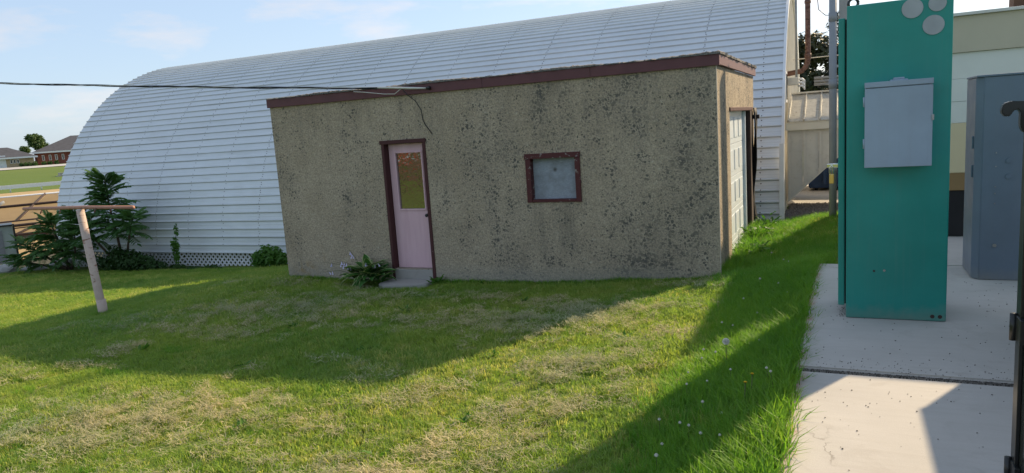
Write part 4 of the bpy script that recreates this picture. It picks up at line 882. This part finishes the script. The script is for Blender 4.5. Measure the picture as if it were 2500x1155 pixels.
# uncut strip along the pad, tufts along the walls and behind the shed corner
q = []
n = 9000; x, y = rnd(n, -1.75, -0.28, 1.2, 8.2); edge = -1.12 + 0.22 * (vnoise(x * 0, y, 1.4, 11) - .5) ; pr = np.clip((x - edge + 0.12) / 0.3, 0, 1); k = rng.random(n) < pr; q.append(np.c_[x, y, 0.55 + 0.55 * np.clip((x + 1.1) / .8, 0, 1) * rng.uniform(.6, 1.2, n)][k])
n = 3000; x, y = rnd(n, -1.44, -0.10, 8.2, 13.9); q.append(np.c_[x, y, rng.uniform(.4, .8, n)])
n = 1100; x = rng.uniform(-8.8, -1.5, n); y = 9.40 - np.abs(rng.normal(0, .05, n)) - .01; q.append(np.c_[x, y, rng.uniform(.25, .55, n) * (0.6 + .6 * vnoise(x, y, 1.5, 21))])
n = 700; y = rng.uniform(9.4, 13.8, n); x = -1.45 + np.abs(rng.normal(0, .10, n)); q.append(np.c_[x, y, rng.uniform(.6, 1.2, n)])
n = 2600; x = rng.uniform(-26, -11.5, n); y = 13.40 + (x + 1.1) * 0.026 - np.abs(rng.normal(0, .30, n)) - .12; q.append(np.c_[x, y, rng.uniform(.15, .32, n)])
n = 160; x = -10.18 + rng.normal(0, .07, n); y = 6.9 + rng.normal(0, .07, n); q.append(np.c_[x, y, rng.uniform(.25, .5, n)])
for _ in range(55):                                    # scattered darker tufts in the lawn
    cx, cy = random.uniform(-9, -1.6), random.uniform(3, 9); m_ = random.randint(2, 7); q.append(np.c_[cx + rng.normal(0, .06, m_), cy + rng.normal(0, .05, m_), rng.uniform(.25, .42, m_)])
for cx, cy, m_ in ((-7.0, 4.75, 70), (-6.9, 5.5, 50), (-6.0, 6.2, 40), (-5.6, 7.0, 36), (-6.2, 7.9, 30), (-4.3, 7.9, 26)): q.append(np.c_[cx + rng.normal(0, .16, m_), cy + rng.normal(0, .07, m_), rng.uniform(.22, .36, m_)])
P = np.concatenate(q); k = free(P[:, 0], P[:, 1]); P = P[k]; n = len(P); s = P[:, 2]
scatter('tall_grass', np.c_[P[:, 0], P[:, 1], G(P[:, 0], P[:, 1])], np.c_[rng.normal(0, .16, n), rng.normal(0, .16, n), rng.uniform(0, 6.28, n)], np.c_[np.maximum(s, .55), np.maximum(s, .55), s], rng.integers(0, 6, n), TALL, 'tall uncut green grass along the pad and the walls', 'tall')
# dry clippings left by the mower: rows and little heaps
q = []
for cx, cy, rx, ry, m_ in ((a_, b_, c_, d_, int(e_ * .5)) for a_, b_, c_, d_, e_ in ((-4.57, 7.1, .7, .30, 150), (-3.48, 7.2, .6, .25, 140), (-2.55, 6.9, .55, .4, 330), (-2.4, 7.5, .4, .15, 120), (-2.22, 5.6, .16, .09, 70), (-2.18, 5.27, .10, .07, 45), (-2.12, 4.6, .28, .16, 130), (-2.2, 3.95, .35, .25, 170), (-3.39, 4.6, .18, .18, 70), (-3.3, 5.0, .4, .2, 60),
                           (-5.85, 3.75, .5, .3, 300), (-5.7, 3.3, .5, .2, 200), (-4.74, 4.15, .6, .25, 200), (-5.2, 4.1, .4, .2, 120), (-6.9, 7.3, 1.0, .35, 330), (-7.3, 6.5, .9, .25, 220), (-6.8, 8.1, .9, .3, 220), (-8.0, 6.2, .8, .2, 150), (-7.8, 7.1, .8, .3, 200), (-3.0, 3.4, .9, .25, 200), (-1.75, 5.9, .2, .3, 70), (-1.5, 5.0, .12, .2, 40), (-5.0, 8.2, 1.2, .3, 160), (-2.9, 7.9, .5, .15, 70))):
    x = cx + rng.normal(0, rx, m_); y = cy + rng.normal(0, ry, m_); q.append(np.c_[x, y, np.exp(-((x - cx) / rx) ** 2 - ((y - cy) / ry) ** 2) * min(.05, .16 * ry) * rng.random(m_)])
x, y = rnd(9000, -10, -1.2, 2.5, 9.2); k = rng.random(9000) < np.clip((vnoise(x + y * .4, y * 1.6, .9, 31) * .6 + vnoise(x, y * 2, 2.6, 33) * .4 - .60) * 4, 0, 1); q.append(np.c_[x, y, np.zeros(9000)][k])
P = np.concatenate(q); k = free(P[:, 0], P[:, 1]) & (P[:, 0] < -1.1); P = P[k]; n = len(P); s = rng.uniform(.6, 1.3, n)
scatter('grass_clippings', np.c_[P[:, 0], P[:, 1], G(P[:, 0], P[:, 1]) + .02 + P[:, 2]], np.c_[rng.normal(0, .15, n), rng.normal(0, .15, n), rng.uniform(0, 6.28, n)], np.c_[s, s, s], rng.integers(0, 5, n), STRAW, 'grey dry grass clippings lying on the lawn in rows and heaps', 'straw')

# clover, dandelions
hd_v, hd_f = [], []
for i in range(34):
    a, c = random.uniform(0, 6.28), random.uniform(-.5, 1); s_ = math.sqrt(max(0, 1 - c * c)); d = Vector((s_ * math.cos(a), s_ * math.sin(a), c)); p = d * .006; e = d.orthogonal().normalized() * .0028; b = len(hd_v)
    hd_v += [tuple(p + e), tuple(p - e), tuple(p + d * .0055)]; hd_f.append([b, b + 1, b + 2])
tv, tf = tube_geo([(0, 0, -.006), (0, 0, -.002), (0, 0, .004), (0, 0, .007)], [.003, .0075, .0075, .003], 8); b = len(hd_v); hd_v += tv; hd_f += [[b + i for i in f] for f in tf]
hme = bpy.data.meshes.new('flower_head'); hme.from_pydata(hd_v, [], hd_f); hme.materials.append(MT['clover'])
spots = [(-1.0, 3.94), (-0.88, 3.94), (-0.88, 5.22), (-0.81, 4.4), (-0.98, 6.18), (-0.80, 3.8), (-.93, 3.7), (-1.05, 3.62), (-.72, 3.72), (-.66, 4.05), (-.78, 4.12), (-.9, 4.18), (-.95, 4.5), (-.84, 4.62), (-.7, 4.7), (-.62, 4.85), (-1.02, 4.9), (-.95, 5.05), (-1.0, 5.4), (-.75, 5.6), (-.85, 5.9), (-.6, 5.5), (-.7, 6.3), (-1.05, 6.6), (-.9, 7.0), (-.6, 7.2), (-.8, 7.5), (-.75, 3.5), (-.9, 3.45), (-.6, 3.6), (-.5, 6.9), (-1.1, 8.8), (-.7, 9.2), (-.6, 8.6), (-.9, 9.9)]
for i, (x, y) in enumerate(spots):
    if i % 4 == 3: continue
    z = g1(x, y); h = random.uniform(.10, .17); t = thing('clover_flower', (x, y, z), 'white clover flower in the tall grass beside the pad', 'flower', 'clover flowers in the tall grass')
    tube('stem', [(x, y, z - .01), (x + .01, y, z + h * .5), (x + .012, y, z + h)], .0016, 'stem', t, 4); put('flower_head', hme, t, (x + .012, y, z + h), 0, 0, random.uniform(.8, 1.2))
x, y = -.77, 5.07; z = g1(x, y); t = thing('dandelion_clock', (x, y, z), 'large pale dandelion seed head standing above the tall grass', 'dandelion')
tube('stem', [(x, y, z - .01), (x, y, z + .24)], .003, 'stem', t, 5)
V, F = [], []
for i in range(260):
    a, c = random.uniform(0, 6.28), random.uniform(-.8, 1); s_ = math.sqrt(1 - c * c); d = Vector((s_ * math.cos(a), s_ * math.sin(a), c)); e = d.orthogonal().normalized(); f2 = d.cross(e); p = Vector((x, y, z + .245)) + d * .015; b = len(V)
    V += [tuple(p), tuple(p + d * .009 + e * .006), tuple(p + d * .009 - e * .006), tuple(p + d * .009 + f2 * .006), tuple(p + d * .009 - f2 * .006)]; F += [[b, b + 1, b + 3], [b, b + 3, b + 2], [b, b + 2, b + 4], [b, b + 4, b + 1]]
tv, tf = tube_geo([(x, y, z + .228), (x, y, z + .235), (x, y, z + .255), (x, y, z + .264)], [.004, .013, .013, .004], 10); b = len(V); V += tv; F += [[b + i for i in f] for f in tf]
mk('seed_head', V, F, 'puff', t)
for x, y, h, lab in ((-.51, 4.26, .24, 'yellow dandelion flower on a tall stalk near the pad edge'), (-.54, 4.18, .22, 'shorter yellow dandelion flower just left of the tallest')):
    z = g1(x, y); t = thing('dandelion', (x, y, z), lab, 'dandelion'); tube('stem', [(x, y, z - .01), (x + .01, y, z + h)], .003, 'stem', t, 5)
    V, F = [], []
    for i in range(36):
        a = i * 2.4; e = .35 + .5 * (i / 36); d = Vector((math.cos(a) * math.cos(e), math.sin(a) * math.cos(e), math.sin(e))); s_ = Vector((-math.sin(a), math.cos(a), 0)) * .003; p = Vector((x + .01, y, z + h)); b = len(V)
        V += [tuple(p - s_), tuple(p + s_), tuple(p + d * .012 + s_), tuple(p + d * .012 - s_)]; F.append([b, b + 1, b + 2, b + 3])
    mk('petals', V, F, 'yellowfl', t)
for x, y, lab in ((-.41, 4.38, 'dry seeded dandelion stalk leaning by the pad edge'), (-.38, 4.30, 'second dry dandelion stalk nearest the pad edge')):
    z = g1(x, y); t = thing('dandelion_stalk', (x, y, z), lab, 'dandelion'); tube('stem', [(x, y, z - .01), (x - .01, y, z + .15), (x - .02, y, z + .22)], .0018, 'stem', t, 5); put('seed_head', hme, t, (x - .02, y, z + .225), 0, 0, .9)

# ------------------------------------------------------------------ left background: rubble, box, fence, barrier
def rock(x, y, s, h, label):
    bm = bmesh.new(); bmesh.ops.create_icosphere(bm, subdivisions=2, radius=1)
    for v in bm.verts: v.co = Vector((x + v.co.x * s[0] * random.uniform(.85, 1.12), y + v.co.y * s[1] * random.uniform(.85, 1.12), g1(x, y) - .05 + (v.co.z * .5 + .45) * h * random.uniform(.9, 1.1)))
    return tag(from_bm('rubble_block', bm, 'rock'), label, 'rubble', 'broken concrete along the lawn end')
for k in range(9):
    p = uv(25.6 + random.uniform(-.3, .3), -1.9 + k * 0.72); rock(p[0], p[1], (.42, .36), random.uniform(.22, .40), 'pale chunk of broken concrete, %s from the left along the lawn end' % ('first', 'second', 'third', 'fourth', 'fifth', 'sixth', 'seventh', 'eighth', 'ninth')[k])
p = uv(29.5, -0.8); 
eb = thing('utility_box', (p[0], p[1], p[2]), 'grey green utility box with dark frame beside the sandy lot', 'utility box', None, 0)
def ubox(nm, u0, u1, v0, v1, z0, z1, mt, par, bev=0.01):
    V = [uv(u, v, z) for z in (z0, z1) for u, v in ((u0, v0), (u1, v0), (u1, v1), (u0, v1))]
    return mk(nm, V, [[3, 2, 1, 0], [4, 5, 6, 7], [0, 1, 5, 4], [1, 2, 6, 5], [2, 3, 7, 6], [3, 0, 4, 7]], mt, par)
bz = p[2]
ubox('body', 29.1, 30.0, -1.7, -0.12, bz, bz + 1.25, 'boxgreen', eb); ubox('dark_panel', 29.07, 29.097, -1.6, -0.42, bz + .08, bz + 1.12, 'greycab', eb)
ubox('corner_frame', 29.04, 29.12, -0.118, -0.06, bz, bz + 1.31, 'black', eb); ubox('top_frame', 29.04, 30.0, -1.7, -0.12, bz + 1.251, bz + 1.30, 'black', eb)
a_ = uv(29.5, -.55, bz + 1.28); b_ = uv(29.5, -.58, bz + 1.75); c_ = uv(29.5, -.22, bz + 2.05); tube('bent_pipe', [a_, b_, uv(29.5, -.48, bz + 1.9), c_], .05, 'pvc', eb, 8)
pf = thing('pipe_fence', uv(31.5, 0), 'thin dark pipe fence along the near side of the sandy lot', 'fence')
fz = uv(31.5, 0)[2]
for k in range(-4, 5): tube('post', [uv(31.5, k * 2.6 + 1.2, fz - .1), uv(31.5, k * 2.6 + 1.2, fz + .95)], .03, 'timber', pf, 7)
for h in (0.30, 0.60, 0.92): tube('rail', [uv(31.5, -9, fz + h), uv(31.5, 11.5, fz + h + .12)], .022, 'timber', pf, 6)
for row, (u0, z0, u1, z1, lab) in enumerate(((39.2, -2.75, 43.5, -1.72, 'upper row of tilted tan panels in dark frames on the sandy lot'), (36.2, -3.02, 38.6, -2.62, 'lower row of tilted tan panels in dark frames on the sandy lot'))):
    pr = thing('panel_rack', uv(u0, 0), lab, 'panel rack', 'panel racks on the sandy lot')
    for k in range(-5, 6):
        v0 = k * 2.3; sk = 1.5
        V = [uv(u0, v0, z0), uv(u0, v0 + 2.16, z0), uv(u1, v0 + 2.16 + sk, z1), uv(u1, v0 + sk, z1)]; V += [(a_, b_, c_ - .06) for a_, b_, c_ in V]
        mk('tilted_panel', V, [[0, 1, 2, 3], [7, 6, 5, 4], [0, 4, 5, 1], [1, 5, 6, 2], [2, 6, 7, 3], [3, 7, 4, 0]], 'tanpanel', pr)
        tube('frame_bar', [uv(u0 - .05, v0 - .07, z0 + .02), uv(u1 + .05, v0 + sk - .07, z1 + .02)], .055, 'timber', pr, 6)
        tube('support_leg', [uv(u1, v0 + sk, z1 - .05), uv(u1, v0 + sk, uv(u1, v0 + sk)[2] - .1)], .05, 'timber', pr, 6)
        tube('support_leg', [uv(u0, v0, z0 - .05), uv(u0, v0, uv(u0, v0)[2] - .1)], .05, 'timber', pr, 6)
    for uu, zz_ in ((u0, z0), (u0 + (u1 - u0) * .6, z0 + (z1 - z0) * .6 + .05), (u1, z1)): tube('frame_rail', [uv(uu, -12, zz_ + .0), uv(uu, 15, zz_ + .0)], .06, 'timber' if row or uu < u1 else 'white', pr, 6)
wb = thing('white_barrier', uv(100, 0), 'long white barrier rail at the far side of the sandy lot', 'barrier')
bz = uv(100, 0)[2]
for k in range(-16, 17): tube('post', [uv(100, k * 3.0, bz - .1), uv(100, k * 3.0, bz + .8)], .07, 'white', wb, 6)
ubox('rail', 99.9, 100.05, -50, 50, bz + .42, bz + .86, 'white', wb)
# houses
def house(name, label, u, v0, v1, dep, hw, hr, wall, wins, gar=None, hip=4.0):
    z = uv(u, (v0 + v1) / 2)[2]; t = thing(name, uv(u, (v0 + v1) / 2), label, 'house')
    ubox('wall', u, u + dep, v0, v1, z - .5, z + hw, wall, t); ov = .7; cu = u + dep / 2
    V = [uv(u - ov, v0 - ov, z + hw), uv(u + dep + ov, v0 - ov, z + hw), uv(u + dep + ov, v1 + ov, z + hw), uv(u - ov, v1 + ov, z + hw), uv(cu, v0 + hip, z + hr), uv(cu, v1 - hip, z + hr)]
    rf = mk('roof', V, [[3, 2, 1, 0], [0, 1, 4], [1, 2, 5, 4], [2, 3, 5], [3, 0, 4, 5]], 'shingle', t); ubox('eave', u - ov - .05, u - ov + .1, v0 - ov, v1 + ov, z + hw - .28, z + hw + .02, 'white', rf)
    for a, b, c, d in wins:
        f = ubox('window', u - .08, u - .01, a, b, z + c, z + d, 'white', t); ubox('pane', u - .10, u - .081, a + .08, b - .08, z + c + .08, z + d - .08, 'glassdark', f)
    if gar: ubox('garage_door', u - .06, u - .01, gar[0], gar[1], z, z + 2.4, 'white', t)
    return t
house('tan_house', 'tan brick ranch house with dark hip roof on the far hill', 172, -22, 4.7, 11, 1.95, 4.0, 'tanbrick', [(.75, 1.15, .75, 1.5), (1.3, 1.7, .75, 1.5), (1.85, 2.25, .75, 1.5)], (-1.6, .1))
house('red_brick_house', 'red brick house with dark roof on the far hill beside the arch', 178, 5.4, 34, 14, 2.7, 5.9, 'brick', [(6.3, 6.75, .9, 2.0), (7.5, 7.95, .9, 2.0), (8.6, 9.05, .9, 2.0), (9.8, 10.25, .9, 2.0)], None, 7)
for k, v in enumerate((2.5, 3.2, 3.9, 4.7, 6.2, 7.2, 8.3)):
    c = uv(169.5, v); bush('clipped_shrub', 'dark clipped shrub, number %s from the left before the far houses' % ('one', 'two', 'three', 'four', 'five', 'six', 'seven')[k], (c[0], c[1]), [(0, 0, .35, .5, .5, .5)], 160, .16, 'bush', 'shrub', 'shrubs before the far houses')
rw = thing('retaining_wall', uv(130, 7), 'low grey block retaining wall on the far green slope', 'wall'); zz = uv(130, 7)[2]
for r in range(2):
    for k in range(4): ubox('block', 129 + .2 * r, 130, 6 + k * .82 + .3 * r, 6.78 + k * .82 + .3 * r, zz + .42 * r - .3, zz + .42 * r + .1, 'rock', rw)

def tree(name, label, base, h, blobs, n, ls, mat, trunk_r):
    t = thing(name, base, label, 'tree'); B = Vector(base)
    tube('trunk', [tuple(B - Vector((0, 0, .3))), tuple(B + Vector((.05 * h * .2, 0, h * .3))), tuple(B + Vector((0, 0, h * .62)))], [trunk_r, trunk_r * .75, trunk_r * .35], 'bark', t, 9)
    for b in blobs[:9]: tube('limb', [tuple(B + Vector((0, 0, h * random.uniform(.25, .45)))), tuple(B + Vector(b[0]) * .75 + Vector((0, 0, .02 * h))), tuple(B + Vector(b[0]))], [trunk_r * .4, trunk_r * .22, trunk_r * .06], 'bark', t, 6)
    leafy('crown', [(tuple(B + Vector(b[0])), b[1], b[2], b[3]) for b in blobs], n, ls, mat, t); return t
def crown(rx, rz, zc_, n, s, ry=None):
    out_ = []
    for i in range(n):
        d = Vector((random.gauss(0, 1), random.gauss(0, 1), random.gauss(0, 1))).normalized() * random.uniform(.45, .95)
        k = s * random.uniform(.7, 1.25); out_.append(((d.x * rx, d.y * (ry or rx), zc_ + d.z * rz), k, k, k * .8))
    return out_
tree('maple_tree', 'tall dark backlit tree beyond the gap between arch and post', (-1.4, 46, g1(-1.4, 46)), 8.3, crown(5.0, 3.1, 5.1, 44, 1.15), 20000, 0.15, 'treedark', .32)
c = uv(200, 6.6); tree('round_tree', 'round green tree rising between the two far houses', c, 7.4, crown(2.1, 2.3, 5.0, 26, 1.0), 5200, .24, 'tree', .28)
c = uv(204, 3.9); tree('small_far_tree', 'smaller tree showing above the tan house roof', c, 4.8, crown(1.3, 1.3, 3.4, 14, .7), 1800, .22, 'tree', .18)
# brown plank fence behind the camera, seen mirrored in the door glass
bf = thing('plank_fence', (-19.5, -11.5, g1(-19.5, -11.5)), 'brown plank fence mirrored in the door glass', 'fence', None, 0); fz = g1(-19.5, -11.5)
for r in range(9): box('plank', (-26, -12), (-11.55, -11.5), (fz + .02 + r * .2, fz + .205 + r * .2 - .01), 'plank' if r % 3 else 'brownwood', bf)
for x in (-25, -22, -18.6, -16, -13): box('fence_post', (x, x + .14), (-11.499, -11.38), (fz - .1, fz + 2.1), 'timber', bf)
for x, hh in ((-20.9, 1.7), (-17.6, 2.3), (-15.2, 1.5)):
    bush('fence_shrub', {-20.9: 'green shrub before the plank fence near the red cloth', -17.6: 'tallest green shrub before the plank fence', -15.2: 'lowest green shrub before the plank fence'}[x], (x, -11.0), [(0, 0, hh * .4, .35, .3, hh * .4), (.15, 0, hh * .75, .22, .2, hh * .25)], 700, .09, 'weed', 'shrub', 'shrubs before the plank fence')
V = [(-20.55 + .06 * i, -11.36 + .025 * math.sin(i * 1.7), fz + 1.95 - .11 * j) for j in range(8) for i in range(12)]
rc = mk('red_cloth', V, [[j * 12 + i, j * 12 + i + 1, (j + 1) * 12 + i + 1, (j + 1) * 12 + i] for j in range(7) for i in range(11)], 'red'); rc.modifiers.new('thick', 'SOLIDIFY').thickness = .006
tag(rc, 'red cloth hung on the plank fence, mirrored in the door glass', 'cloth')
